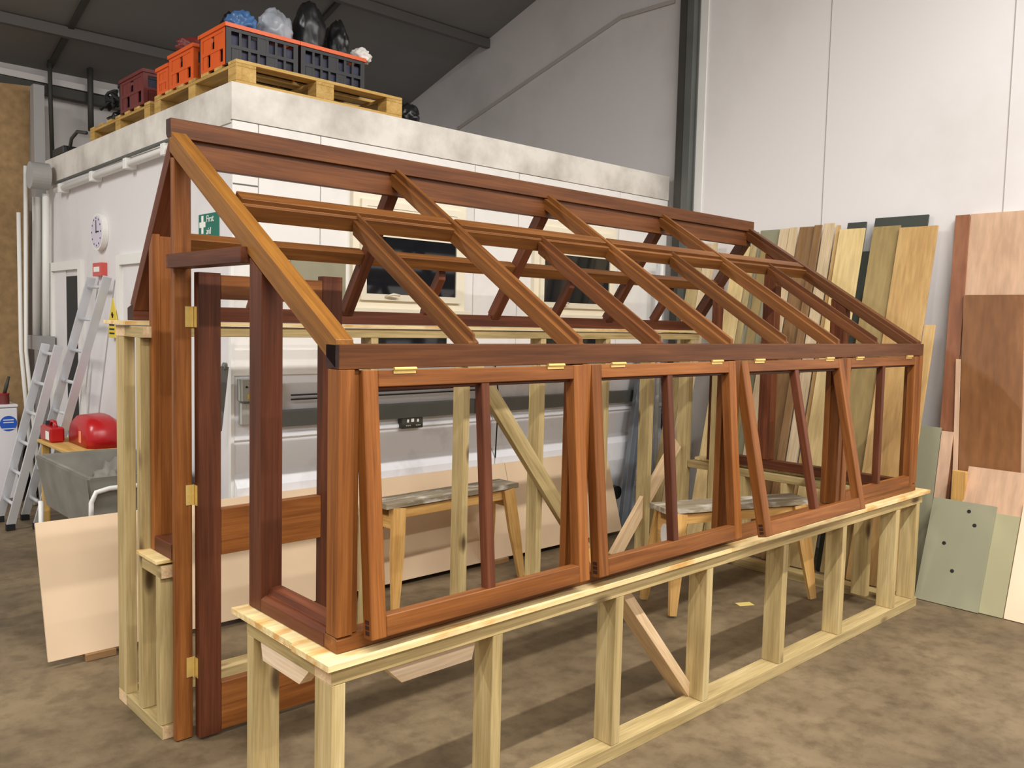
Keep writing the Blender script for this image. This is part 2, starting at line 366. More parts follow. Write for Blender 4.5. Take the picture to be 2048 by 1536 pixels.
# door openings in the office's left side
def odoor(k, y0, y1, z1):
    d = struct(meshobj('door_%d' % k, bmesh.new(), WHITEP, off)); 
    bm = bmesh.new(); addbox(bm, (OX - .03, y0, 0), (OX + .0, y0 + .07, z1)); addbox(bm, (OX - .03, y1 - .07, 0), (OX, y1, z1)); addbox(bm, (OX - .03, y0 + .07, z1 - .07), (OX, y1 - .07, z1))
    bm.to_mesh(d.data); bm.free()
    ym = y0 + .45 if k == 1 else y0 + .071
    struct(box('door_panel', (OX - .006, ym, 0), (OX - .001, y1 - .07, z1 - .07), LEFTW, d, 'z', bev=0))
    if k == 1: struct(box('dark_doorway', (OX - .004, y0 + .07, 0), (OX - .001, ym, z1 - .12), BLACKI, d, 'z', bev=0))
odoor(1, 5.13, 5.98, 2.08); odoor(2, 3.45, 4.32, 2.08)

# ================================================================ STUD WALL BASE
L, W = 4.03, 1.67
ZP = .712                                   # top of plywood capping on the low walls
st = thing('stud_wall_base', (2, .8, 0), 'greenish treated timber stud walls under the brown greenhouse frame', 'stud wall')
SD, SW = .095, .045
Y0 = -.032                                  # outer face of the low front wall
def stud(x0, x1, y0, y1, z0, z1, m=PINE, name='stud'): return box(name, (x0, y0, z0), (x1, y1, z1), m, st, 'z')
# front wall
box('bottom_plate', (-.035, Y0, 0), (L + .03, Y0 + SD, .055), PINE, st, 'x', endmat=PINE_E)
box('top_plate', (-.035, Y0, .640), (L + .03, Y0 + SD, .688), PINE, st, 'x', endmat=PINE_E)
for x in (-.034, .573, 1.2, 1.80, 2.435, 3.04, 3.70, 3.985): stud(x, x + SW, Y0 + .001, Y0 + SD - .001, .056, .639)
stud(3.80, 3.80 + SW, Y0 + .2, Y0 + .2 + SD, .056, .639)
# near return beside the corner
box('bottom_plate', (-.034, Y0 + SD + .001, 0), (.06, .495, .055), PINE, st, 'y', endmat=PINE_E)
box('top_plate', (-.034, Y0 + SD + .001, .640), (.06, .495, .688), PINE, st, 'y', endmat=PINE_E)
stud(-.033, .059, .449, .449 + SW, .056, .639)
# mitred offcut blocks fixed under the top plate
def offcut(A, B, w, h, ax):
    m, ln = frame(A, B); bm = bmesh.new()
    v = [(0, 0), (ln, 0), (ln - h, -h), (h * .25, -h)]
    a = [bm.verts.new((p[0], -w / 2, p[1])) for p in v]; b = [bm.verts.new((p[0], w / 2, p[1])) for p in v]
    bm.faces.new(a); bm.faces.new(b[::-1])
    for i in range(4): bm.faces.new((a[i], b[i], b[(i + 1) % 4], a[(i + 1) % 4]))
    return meshobj('offcut_block', bm, PINE_P, st, m)
offcut((-.012, .40, .639), (-.012, .10, .639), .04, .055, 'y')
offcut((.535, .035, .6395), (.16, .035, .6395), .055, .075, 'x')
# diagonal brace in the front wall
bar('brace', (1.30, .085, .66), (1.86, .085, .02), .045, .095, PINE_E, st, up=(0, 1, 0))
bar('brace', (1.36, .16, .60), (1.66, .55, .60), .045, .08, PINE_O, st)
# capping boards of plywood
def cap(q, z1, th, name='capping_board'):
    z0 = z1 - th; bm = bmesh.new(); c = V(q[0]); a = [bm.verts.new((p[0] - c[0], p[1] - c[1], z0)) for p in q]; b = [bm.verts.new((p[0] - c[0], p[1] - c[1], z1)) for p in q]
    bm.faces.new(a[::-1]); bm.faces.new(b); n = len(q)
    for i in range(n): bm.faces.new((a[i], a[(i + 1) % n], b[(i + 1) % n], b[i]))
    bevel(bm, .001); return meshobj(name, bm, PLY, st, Matrix.Translation((c[0], c[1], 0)))
cap([(-.06, -.055), (1.95, -.052), (1.95, .075), (.075, .075), (.075, .57), (-.052, .57), (-.052, .16), (-.06, .155)], ZP, .02)
cap([(1.952, -.05), (4.13, -.05), (4.13, .9), (4.0, .9), (4.0, .075), (1.952, .075)], ZP, .02)
cap([(4.0, .902), (4.13, .902), (4.13, 1.58), (4.0, 1.58)], ZP, .02)
cap([(-.052, 1.228), (.08, 1.228), (.08, 1.44), (-.052, 1.44)], ZP + .006, .014)
# rear return beside the door
box('bottom_plate', (-.034, 1.222, 0), (.06, 1.615, .05), PINE, st, 'y', endmat=PINE_E)
box('top_plate', (-.034, 1.225, .645), (.06, 1.43, .695), PINE, st, 'y', endmat=PINE_E)
stud(-.033, .059, 1.24, 1.285, .051, .644)
stud(-.033, .059, 1.435, 1.48, .051, 1.575)
# rear wall, full height
YR = 1.60
box('bottom_plate', (-.035, YR + .018, 0), (L, YR + .113, .05), PINE, st, 'x', endmat=PINE_E)
box('top_plate', (-.035, YR, 1.577), (L, YR + .11, 1.622), PINE, st, 'x', endmat=PINE_E)
box('top_plate', (-.034, 1.40, 1.577), (.06, 1.598, 1.622), PINE, st, 'y', endmat=PINE_E)
stud(-.034, .011, YR + .018, YR + .112, .051, 1.576)
for x in (.57, 1.17, 1.79, 2.39, 2.99, 3.47, 3.93): stud(x, x + SW, YR + .002, YR + .097, .051, 1.576)
cap([(-.055, YR - .06), (.08, YR - .06), (.08, YR - .012), (4.06, YR - .012), (4.06, YR + .125), (.02, YR + .125), (.02, YR + .20), (-.055, YR + .20)], 1.642, .016)
bar('brace', (1.842, YR - .024, 1.43), (2.97, YR - .024, .05), .045, .095, PINE, st, up=(0, 1, 0)) if 0 else bar('brace', (1.80, YR - .024, 1.46), (2.92, YR - .024, .07), .095, .045, PINE, st, up=(0, -1, 0))
bar('brace', (3.18, YR + .045, .08), (3.86, YR + .045, .82), .105, .03, PINE_E, st, up=(0, -1, 0), endmat=PINE_E)
# far end wall
box('bottom_plate', (3.94, Y0 + SD + .001, 0), (4.035, YR + .017, .055), PINE, st, 'y', endmat=PINE_E)
box('top_plate', (3.94, Y0 + SD + .001, .640), (4.035, YR, .690), PINE, st, 'y', endmat=PINE_E)
for y in (.42, .80, 1.12, 1.38): stud(3.941, 4.034, y, y + SW, .056, .639)
stud(3.90, 3.94, 1.30, 1.39, .05, 1.56)

# ================================================================ GREENHOUSE
gh = thing('greenhouse_frame', (2, .8, ZP), 'reddish brown hardwood greenhouse frame without glass, standing on the stud walls', 'greenhouse')
T = .075
HE = 1.60
ZS = ZP + .002
# ridge: cap block over a deep ridge board
bar('ridge_capping', (-.002, 1.212, 2.37), (L + .006, 1.212, 2.37), .046, .07, MAHO_M, gh, prof=[(-.023, -.035), (.013, -.035), (.023, -.02), (.023, .035), (-.023, .035)], endmat=ENDG)
bar('ridge_board', (.02, 1.212, 2.285), (L - .02, 1.212, 2.285), .034, .10, MAHO_M, gh, prof=[(-.017, -.05), (.017, -.05), (.017, .05), (-.006, .05), (-.006, .018), (-.017, .018)])
# eaves
EH = .070
ev = bar('eave_beam', (0, .036, HE - EH / 2), (L, .036, HE - EH / 2), .072, EH, MAHO_M, gh, prof=[(-.036, -.035), (.036, -.035), (.036, .035), (-.036, .035)], endmat=ENDG)
bar('eave_beam', (0, W - .035, 1.6765), (L, W - .035, 1.6765), .07, .065, MAHO_D, gh, prof=[(-.035, -.0325), (.035, -.0325), (.035, .02), (-.01, .0325), (-.035, .0325)], endmat=ENDG)
# rafters; top line of the front slope z = 1.60 + .638 y
def fz(y): return 1.602 + .632 * y
sf = math.atan(.632)
RT = .070
def rafter(name, xc, w, y0, y1, mat, edge=None, end='ridge'):
    t = RT; z0, z1 = fz(y0), fz(y1); n = V((0, -math.sin(sf), math.cos(sf)))
    c0 = V((xc, y0, z0)) - n * t / 2; c1 = V((xc, y1, z1)) - n * t / 2
    h = t / 2; a = w / 2; r = .017
    if edge is None: pr = [(-a, -h), (a, -h), (a, h - .022), (a - r, h - .022), (a - r, h), (-a + r, h), (-a + r, h - .022), (-a, h - .022)]
    else:
        s = -edge                                   # local +y is world -X
        pr = [(s * a, -h), (s * a, h), (-s * (a - r), h), (-s * (a - r), h - .022), (-s * a, h - .022), (-s * a, -h)]
        if s > 0: pr = pr[::-1]
    m, ln = frame(c0, c1); bm = bmesh.new(); prism(bm, ln, pr); bmesh.ops.recalc_face_normals(bm, faces=bm.faces)
    # plumb cuts at both ends
    sh = math.tan(sf)
    for v in bm.verts: v.co.x += v.co.z * sh * (1 if v.co.x > ln / 2 or True else 0)
    bevel(bm, .0015); return meshobj(name, bm, mat, gh, m)
XM = [.0375, 1.027, 2.012, 3.012, L - .0375]
mats = [MAHO_L, MAHO, MAHO, MAHO, MAHO_M]
YK = .035
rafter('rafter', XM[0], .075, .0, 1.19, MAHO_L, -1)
for i in (1, 2, 3): rafter('rafter', XM[i], .056, .012, 1.19, MAHO_R, None)
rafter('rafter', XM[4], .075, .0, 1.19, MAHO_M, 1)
# purlin of the front slope with a stepped glazing edge
YPU = .765
def purlin(x0, x1):
    n = V((0, -math.sin(sf), math.cos(sf))); c = V((0, YPU, fz(YPU))) - n * .035
    return bar('purlin', (x0, c.y, c.z), (x1, c.y, c.z), .09, .07, MAHO_R, gh, up=n, prof=[(-.045, -.035), (.045, -.035), (.045, .033), (-.012, .033), (-.012, .014), (-.030, .014), (-.030, .022), (-.045, .022)])
for i in range(4): purlin(XM[i] + .0375 if i == 0 else XM[i] + .026, XM[i + 1] - (.0375 if i == 3 else .026))
jm = [MAHO_R, MAHO_M, MAHO_R, MAHO_M]
for i in range(4):
    rafter('jack_rafter', (XM[i] + XM[i + 1]) / 2, .044, .03, YPU - .04, jm[i], None)
# rear slope, steeper
P0, P1 = V((0, 1.234, 2.336)), V((0, W - .004, 1.708))
rd = (P1 - P0).normalized(); rn = V((0, -rd.z, rd.y)); rn = rn if rn.z > 0 else -rn
def rrafter(name, xc, w, A, B, mat, t=.07):
    n = rn; c0 = V((xc, A.y, A.z)) - n * t / 2; c1 = V((xc, B.y, B.z)) - n * t / 2
    a = w / 2; h = t / 2; r = .016
    m, ln = frame(c0, c1); bm = bmesh.new()
    prism(bm, ln, [(-a, -h), (a, -h), (a, h - .022), (a - r, h - .022), (a - r, h), (-a + r, h), (-a + r, h - .022), (-a, h - .022)])
    bmesh.ops.recalc_face_normals(bm, faces=bm.faces)
    sh = -math.tan(math.atan2(-rd.z, rd.y)) * 1.0
    ze = m.to_3x3() @ V((0, 0, 1))
    for v in bm.verts:
        if v.co.x < ln / 2: v.co.x += v.co.z * sh               # plumb cut at the ridge
    bevel(bm, .0015); return meshobj(name, bm, mat, gh, m)
PE = P0 + rd * ((P1 - P0).length - .02)
for i, x in enumerate(XM): rrafter('rafter', x, .075 if i in (0, 4) else .056, P0, PE, MAHO_D)
sm = .555
PM = P0 + rd * (P1 - P0).length * sm
for i in range(4):
    c = PM - rn * .035; x0 = XM[i] + (.0375 if i == 0 else .028); x1 = XM[i + 1] - (.0375 if i == 3 else .028)
    bar('purlin', (x0, c.y, c.z), (x1, c.y, c.z), .062, .052, MAHO_R, gh, up=rn)
    xm = (XM[i] + XM[i + 1]) / 2
    rrafter('jack_rafter', xm, .044, PM + rd * .04, PE, MAHO_D, .06)
# sills
bar('sill', (0, .035, ZS + .022), (L, .035, ZS + .022), .07, .044, MAHO, gh, prof=[(-.035, -.022), (.035, -.022), (.035, .022), (-.02, .022), (-.035, .016)])
bar('sill', (.036, .072, ZS + .038), (.036, .464, ZS + .038), .072, .076, MAHO_D, gh, prof=[(.036, -.038), (.036, .004), (.022, .014), (.010, .014), (.004, .034), (-.02, .038), (-.036, .038), (-.036, -.038)])
bar('sill', (L - .036, .072, ZS + .03), (L - .036, 1.40, ZS + .03), .072, .06, MAHO_D, gh)
bar('sill', (.036, 1.212, ZP + .008 + .03), (.036, 1.384, ZP + .008 + .03), .072, .06, MAHO_D, gh)
# posts
def pst(x0, x1, y0, y1, z0, z1, mat, reb=None): return post('post', x0, x1, y0, y1, z0, z1, mat, gh, reb)
zb, zt = ZS + .046, HE - EH - .001
pst(0, T, 0, T, zb, zt, MAHO, [(0, 0), (.052, 0), (.052, .012), (T, .012), (T, T), (.012, T), (.012, .06), (0, .06)])
pst(L - T, L, 0, T, zb, zt, MAHO, [(L - T, .012), (L - .052, .012), (L - .052, 0), (L, 0), (L, T), (L - T, T)])
for i in (1, 2, 3):
    x = XM[i]; pst(x - .0375, x + .0375, -.004, T, zb, zt, MAHO, [(x - .0375, .045), (x - .021, .045), (x - .021, -.004), (x + .021, -.004), (x + .021, .045), (x + .0375, .045), (x + .0375, T), (x - .0375, T)])
# door opening post, door hanging post up to the ridge, narrow rear upright
yA, yB = .465, .560
def under(y): return fz(y) - RT / math.cos(sf) - .004
def slant_post(name, x0, x1, y0, y1, z0, mat, zf, reb=None):
    o = post(name, x0, x1, y0, y1, z0, 3.0, mat, gh, reb)
    M = WM[o.name]
    for v in o.data.vertices:
        p = M @ v.co
        if p.z > 2.5: p.z = zf(p.y) - (3.0 - p.z); v.co = M.inverted() @ p
    return o
slant_post('post', 0, T, yA, yB, ZS, MAHO_D, under, [(0, yA), (T, yA), (T, yB), (.03, yB), (.03, yB - .012), (0, yB - .012)])
slant_post('post', L - T, L, yA, yB, ZS + .062, MAHO_D, under)
slant_post('post', L - T, L, .955, 1.045, ZS + .062, MAHO_D, under)
def underpk(y):
    f = fz(y) - RT / math.cos(sf); r = P0.z + (y - P0.y) * rd.z / rd.y - .07 / abs(rd.y); return min(f, r) - .004
slant_post('door_post', 0, .0655, 1.168, 1.21, .004, MAHO, underpk, [(.004, 1.168), (.0655, 1.168), (.0655, 1.21), (.012, 1.21), (.012, 1.20), (0, 1.20), (0, 1.172)])
def underr(y): return P0.z + (y - P0.y) * rd.z / rd.y - .07 / abs(rd.y) - .004
slant_post('post', 0, .08, 1.385, 1.425, ZP + .009, MAHO, underr, [(0, 1.385), (.03, 1.385), (.03, 1.39), (.08, 1.39), (.08, 1.425), (0, 1.425)])
slant_post('post', L - .08, L, 1.405, 1.445, ZS + .002, MAHO_D, underr)
bar('door_head', (-.012, .562, 1.871), (-.012, 1.165, 1.871), .05, .052, MAHO_D, gh) if 0 else box('door_head', (-.024, .563, 1.845), (.05, 1.166, 1.897), MAHO_D, gh, 'y')
box('door_head', (-.024, 1.1665, 1.845), (-.001, 1.185, 1.897), MAHO_D, gh, 'y')
# window sashes
def sash(x0, x1, ang, dark):
    M = Matrix.Translation((x0, -.006, 1.527)) @ Matrix.Rotation(-math.radians(ang), 4, 'X')
    e = bpy.data.objects.new('window_sash', None); e.empty_display_size = .05; put(e, gh, M); w = x1 - x0; H = .775; th = .044
    sw, tr, br = .052, .05, .062
    def loc(o, prof_unused=None): return o
    def lb(name, lo, hi, mat, g):
        lo = V(lo); hi = V(hi); c = (lo + hi) / 2; d = hi - lo; bm = bmesh.new()
        if g == 'x': m, ln = frame((lo.x, c.y, c.z), (hi.x, c.y, c.z)); prism(bm, ln, [(-d.y / 2, -d.z / 2), (d.y / 2, -d.z / 2), (d.y / 2, d.z / 2), (-d.y / 2, d.z / 2)])
        else: m, ln = frame((c.x, c.y, lo.z), (c.x, c.y, hi.z), (0, 1, 0)); prism(bm, ln, [(-d.x / 2, -d.y / 2), (d.x / 2, -d.y / 2), (d.x / 2, d.y / 2), (-d.x / 2, d.y / 2)])
        bmesh.ops.recalc_face_normals(bm, faces=bm.faces); bevel(bm, .0025); return meshobj(name, bm, mat, e, M @ m)
    sL = lb('stile', (0, 0, -H), (sw, th, 0), MAHO, 'z'); lb('stile', (w - sw, 0, -H), (w, th, 0), MAHO, 'z')
    lb('top_rail', (sw, .001, -tr), (w - sw, th - .001, -.001), MAHO, 'x')
    lb('bottom_rail', (sw, .001, -H + .001), (w - sw, th - .001, -H + br), MAHO, 'x')
    lb('glazing_bar', (w / 2 - .017, .004, -H + br - .006), (w / 2 + .017, th - .004, -tr + .004), MAHO_D, 'z')
    # inner glazing rebate, stepped back
    lb('glazing_rebate', (sw, .020, -tr - .010), (w - sw, th - .002, -tr), MAHO_D, 'x')
    for xh in (.105, w - .185):
        bm = bmesh.new(); sweep(bm, [(xh, -.004, .0015), (xh + .08, -.004, .0015)], .0055, 10)
        addbox(bm, (xh, -.0015, -.012), (xh + .08, .0, .0)); h = meshobj('hinge', bm, BRASS, e, M); h['label'] = 'small brass hinge'
    for k in range(3):
        c = M @ V((-.0006, .022, -H + .018 + k * .016)); bm = bmesh.new(); addbox(bm, (-.0006, .012, -H + .012 + k * .016), (.0004, .032, -H + .024 + k * .016)); meshobj('tenon_end', bm, ENDG, e, M)
    return e
for x0, x1, a in ((.074, 1.005, 4.6), (1.049, 1.989, 5.2), (2.036, 2.990, 12.0), (3.034, 3.955, .4)): sash(x0, x1, a, 0)
# door, swung open into the greenhouse
dr = bpy.data.objects.new('door', None); dr.empty_display_size = .05
DM = Matrix.Translation((.072, 1.118, .012)); put(dr, gh, DM)
dy0, dy1 = 1.118, 1.16
DX0, DX1, DZ0, DZ1 = .072, .70, .012, 1.835
box('stile', (DX0, dy0, DZ0), (DX0 + .088, dy1, DZ1), MAHO_D, dr, 'z'); box('stile', (DX1 - .095, dy0, DZ0), (DX1, dy1, DZ1 + .012), MAHO_D, dr, 'z')
for z0, z1 in ((.02, .215), (.733, .915), (1.735, 1.828)): box('rail', (DX0 + .089, dy0 + .001, z0), (DX1 - .096, dy1 - .001, z1), MAHO, dr, 'x')
for z in (.291, .976, 1.665):
    bm = bmesh.new(); h2 = .0395
    addbox(bm, (.040, 1.1650, z - h2), (.064, 1.1672, z + h2)); addbox(bm, (.0700, 1.132, z - h2), (.0717, 1.158, z + h2))
    sweep(bm, [(.0672, 1.1625, z - h2), (.0672, 1.1625, z + h2)], .0045, 10)
    for k in (-1, 0, 1):
        c0 = V((.050, 1.1648, z + k * .024)); sweep(bm, [c0, c0 - V((0, .0006, 0))], .0032, 8)
    h = meshobj('hinge', bm, BRASS, gh, Matrix.Identity(4)); h['label'] = 'brass butt hinge between door and post'

# ================================================================ BOARDS LEANING ON THE RIGHT WALL
BT, ZTOP, BB = 4.78, 2.42, 4.23
def lean_pt(y, z, off=0.0, xt=BT, zt=ZTOP, xb=BB):
    return V((xb + (xt - xb) * z / zt + off, y, z))
def board(name, y0, y1, ztop, mat, label, cat='board', layer=0, th=.014, zbot=.004, group='boards leaning on the white wall', xt=BT, zt=ZTOP, xb=BB, skew=0.0):
    off = layer * .02
    q = [lean_pt(y1 + skew, ztop, off, xt, zt, xb), lean_pt(y0 + skew, ztop, off, xt, zt, xb), lean_pt(y0, zbot, off, xt, zt, xb), lean_pt(y1, zbot, off, xt, zt, xb)]
    return tag(slab(name, q, th, mat), label, cat, group)
board('plywood_board', .243, .50, 2.39, TANPLY, 'wide tan plywood board, its right edge beside bare white wall', 'board')
board('fibreboard', .503, .694, 2.41, OLIVE, 'olive brown board just left of the wide tan plywood board', layer=1)
board('fibreboard', .33, .70, 2.475, DARKB, 'dark board whose top edge shows above the tan and olive boards', layer=2)
board('timber_strip', .165, .235, 1.72, TANPLY, 'short narrow tan strip right of the wide tan plywood board', 'strip', layer=0)
board('plywood_board', .745, .935, 2.405, YELPLY, 'bright pale yellow board between two dark gaps', skew=.0)
board('fibreboard', .76, .90, 2.455, DARKB, 'dark board showing just above the pale yellow board', layer=2)
board('fibreboard', .60, .742, 2.24, DARKB, 'narrow slate dark board between the pale yellow and olive boards', layer=3, skew=.05)
board('timber_strip', .945, .975, 2.44, TANPLY, 'thin tan strip at the left edge of the pale yellow board', 'strip', layer=1)
board('plank', .99, 1.075, 2.46, PALEB, 'pale cream plank left of the thin tan strip', 'plank', layer=1)
board('plank', 1.08, 1.138, 2.45, BROWNB, 'narrow greyish striped plank left of the pale cream plank', 'plank', layer=0)
board('fibreboard', 1.142, 1.268, 2.445, BROWNB, 'brown board between the grey striped plank and the beige planks', layer=1)
board('plank', 1.272, 1.34, 2.445, PALEB, 'beige plank touching the brown board', 'plank', layer=0)
board('plank', 1.344, 1.42, 2.44, PALEB, 'beige plank touching the tall green board', 'plank', layer=0)
board('fibreboard', 1.424, 1.60, 2.44, GREENM, 'tall green board showing past the far end of the ridge', layer=1)
board('plank', 1.49, 1.56, 2.3, OLIVE, 'olive plank in front of the tall green board', 'plank', layer=0)
board('plank', 1.604, 1.65, 2.43, PINE, 'thin greenish plank left of the tall green board', 'plank', layer=0)
board('plank', 1.66, 1.80, 2.34, YELPLY, 'yellowish plank seen through the roof near the far gable', 'plank', layer=0)
board('plank', 1.97, 2.08, 2.36, PALEB, 'pale plank standing nearest to the office corner', 'plank', layer=0)
board('plank', 2.085, 2.2, 2.36, PINE, 'greenish pine plank in the corner by the steel column', 'plank', layer=0)
# right hand group
RG = dict(xt=4.815, zt=2.42, xb=4.43)
board('plywood_board', -.04, .05, 2.456, REDPLY2, 'tall narrow red brown plywood strip right of the bare wall', layer=1, skew=.11, **RG)
board('plywood_sheet', -.47, .04, 2.46, PINKPLY, 'tall pinkish plywood sheet at the top right', 'plywood sheet', layer=1.9, skew=.03, **RG)
pb = board('plywood_sheet', -.478, -.12, 1.92, REDPLY, 'dark brown plywood sheet in front of the tall pinkish sheet', 'plywood sheet', layer=.2, skew=.165, **RG)
board('fibreboard', .076, .40, 1.05, GREENM, 'green board half hidden by the far corner of the greenhouse', layer=-.6, **RG)
board('plywood_board', .0, .072, 1.03, PINKPLY, 'short pinkish board right of the half hidden green board', layer=-.6, **RG)
board('timber_strip', -.117, -.086, 1.5, PINKPLY, 'thin pink strip beside the dark brown plywood sheet', 'strip', layer=.2, skew=.13, **RG)
SM = dict(xt=4.45, zt=.62, xb=4.23)
vb = board('plywood_sheet', -1.0, -.125, .83, PINKPLY, 'low pinkish sheet with a darker patch below the brown plywood', 'plywood sheet', layer=.05, group='low sheets by the right wall', **SM)
bl = tag(box('timber_block', (4.452, -.135, .60), (4.492, -.055, .80), PINE_O, None, 'z'), 'yellow pine block wedged beside the low pinkish sheet', 'timber block')
def dots(root, pts):
    n = root.matrix_basis.to_3x3() @ V((0, 0, -1)); o = root.matrix_basis.translation
    for px, py in pts:
        c = onpl(px, py, o, n) + n * .0012; bm = bmesh.new(); bmesh.ops.create_cone(bm, cap_ends=True, segments=14, radius1=.012, radius2=.010, depth=.002)
        m = n.to_track_quat('Z', 'Y').to_matrix().to_4x4(); m.translation = c; meshobj('screw_hole', bm, BLACKI, root, m)
gw = board('fibreboard_sheet', -.335, .035, .62, GREENM, 'low green sheet with four dark marks at the right', 'sheet', layer=-1.8, group='low sheets by the right wall', **SM)
dots(gw, [(1938, 1023), (1949, 1051), (1888, 1086), (1904, 1142)])
board('fibreboard_sheet', -.465, -.05, .58, GREEN2, 'paler green sheet showing past the marked green sheet', 'sheet', layer=-1.0, group='low sheets by the right wall', **SM)
board('cream_sheet', -1.05, -.47, .66, CREAM, 'cream sheet cut off by the right edge of the photo', 'sheet', layer=-.85, group='low sheets by the right wall', **SM)

# ================================================================ SHEETS LEANING ON THE OFFICE
def osheet(x0, x1, label, skew0=0, skew1=0):
    q = [(x0 + skew0, 2.425, .66), (x1 + skew1, 2.425, .66), (x1, 2.232, .035), (x0, 2.232, .035)]
    return tag(slab('mdf_sheet', q, .018, MDF), label, 'sheet', 'beige sheets along the office foot')
osheet(-.178, 2.868, 'long beige sheet sticking out past the office corner on the left')
osheet(2.872, 3.985, 'shorter beige sheet ending near the dark pipe at the far right')
for i, x in enumerate((-.02, 1.3, 2.6, 3.6)):
    tag(box('batten', (x, 2.215, .001), (x + .14, 2.31, .034), BROWNB, None), ['timber batten under the left end of the long beige sheet', 'timber batten under the middle of the long beige sheet', 'timber batten under the joint of the beige sheets', 'timber batten under the shorter beige sheet'][i], 'batten', 'battens under the beige sheets')

# ================================================================ TRESTLES
PAINTED = wood('paint_splashed_plank', (120, 108, 88), (150, 136, 112), (178, 164, 140), rough=.7, grain=.5, var=.03, stain=(228, 222, 210))
def trestle(o, ang, ln, wid, h, label, patch=False):
    t = thing('trestle', o, label, 'trestle', 'low timber trestles')
    R3 = Matrix.Translation(V(o)) @ Matrix.Rotation(math.radians(ang), 4, 'Z')
    P = lambda x, y, z: R3 @ V((x, y, z))
    bar('top_board', P(-ln / 2, 0, h - .016), P(ln / 2, 0, h - .016), wid, .032, PAINTED, t)
    for s in (-1, 1):
        bar('side_rail', P(-ln / 2 + .05, s * (wid / 2 - .035), h - .07), P(ln / 2 - .05, s * (wid / 2 - .035), h - .07), .03, .06, PINE_O, t)
        for e in (-1, 1):
            xt, xb = e * (ln / 2 - .09), e * (ln / 2 - .02)
            m, L2 = frame(P(xt, s * (wid / 2 - .008), h - .034), P(xb, s * (wid / 2 + .06), .012), tuple((R3.to_3x3() @ V((0, s, 0)))))
            bm = bmesh.new(); a = .046; b_ = .022
            v0 = [bm.verts.new((0, y, z)) for y, z in ((-a, -.012), (a, -.012), (a, .012), (-a, .012))]
            v1 = [bm.verts.new((L2 * .45, y, z)) for y, z in ((-a * .98, -.012), (a * .98, -.012), (a * .98, .012), (-a * .98, .012))]
            v2 = [bm.verts.new((L2, y, z)) for y, z in ((-b_, -.012), (b_, -.012), (b_, .012), (-b_, .012))]
            bm.faces.new(v0[::-1]); bm.faces.new(v2)
            for u, v in ((v0, v1), (v1, v2)):
                for i in range(4): bm.faces.new((u[i], u[(i + 1) % 4], v[(i + 1) % 4], v[i]))
            meshobj('leg', bm, PINE_O, t, m)
    for e in (-1, 1): bar('end_rail', P(e * (ln / 2 - .06), -wid / 2 + .02, h - .12), P(e * (ln / 2 - .06), wid / 2 - .02, h - .12), .022, .07, PINE_O, t)
    if patch:
        bm = bmesh.new(); bmesh.ops.create_circle(bm, cap_ends=True, segments=20, radius=.045); bmesh.ops.scale(bm, vec=(1, 1.5, 1), verts=bm.verts)
        nn = R3.to_3x3() @ V((-1, 0, 0)); m = nn.to_track_quat('Z', 'Y').to_matrix().to_4x4(); m.translation = P(-ln / 2 + .0475, -.02, h - .17)
        bx = bar('end_panel', P(-ln / 2 + .049, -wid / 2 + .03, h - .20), P(-ln / 2 + .049, wid / 2 - .03, h - .20), .01, .10, PINE_O, t)
        meshobj('paint_patch', bm, WHITEB, t, Matrix.Translation(nn * .009) @ m)
    return t
trestle((2.03, 2.03, 0), 2, 1.07, .19, .62, 'low paint-splashed trestle between the rear stud wall and the long beige sheet')
trestle((3.23, .76, 0), -21, 1.05, .20, .62, 'low paint-splashed trestle inside the greenhouse towards its far end', True)

pc = thing('card_scrap', (3.245, .655, .001), 'small yellow card lying on the concrete inside the frame', 'card')
m = Matrix.Translation((3.245, .655, .0015)) @ Matrix.Rotation(math.radians(-28), 4, 'Z'); bm = bmesh.new(); addbox(bm, (-.05, -.03, 0), (.05, .03, .001)); meshobj('card', bm, PAPER, pc, m)

# ================================================================ FITTINGS ON THE OFFICE FRONT
du = thing('cable_trunking', (2.7, OY - .03, 1.03), 'long grey cable trunking running along the office wall', 'trunking')
box('channel', (1.125, OY - .055, 1.032), (4.52, OY - .010, 1.128), STEELG, du); 
for x in (1.7, 2.6, 3.6): box('joint_cover', (x, OY - .058, 1.030), (x + .012, OY - .008, 1.130), DARKST, du, 'z')
so = thing('double_socket', (2.065, OY - .04, .965), 'dark double power socket hanging below the grey trunking', 'socket')
box('backplate', (1.982, OY - .055, .962), (2.152, OY - .009, 1.031), DARKST, so)
for x in (2.02, 2.10):
    box('switch', (x, OY - .060, 1.002), (x + .016, OY - .0551, 1.022), WHITEP, so)
    for k, dx in enumerate((-.006, .008, .022)): box('pin_slot', (x + dx, OY - .058, .978), (x + dx + .008, OY - .0551, .985), SIGNW, so, bev=0)
box('label_plate', (2.055, OY - .058, 1.004), (2.078, OY - .0551, 1.026), SIGNW, so)
fb = thing('switch_box', (.99, OY - .05, 1.19), 'grey metal switch box with yellow stickers by the office corner', 'switch box')
box('case', (.875, OY - .075, 1.195), (1.115, OY - .009, 1.318), plain('grey_box', (176, 176, 168), .45), fb)
for x in (.905, 1.055): box('sticker', (x, OY - .078, 1.207), (x + .04, OY - .0755, 1.236), YELLOW, fb)
for x in (.90, 1.085): cyl('screw', (x, OY - .077, 1.275), .006, .006, BLACKI, fb, 'y', 12)
cyl('rotary_switch', (1.063, OY - .085, 1.28), .013, .02, BLACKP, fb, 'y', 20)
box('bracket', (.885, OY - .05, 1.06), (.955, OY - .009, 1.18), plain('grey_bracket', (190, 190, 184), .5), fb)
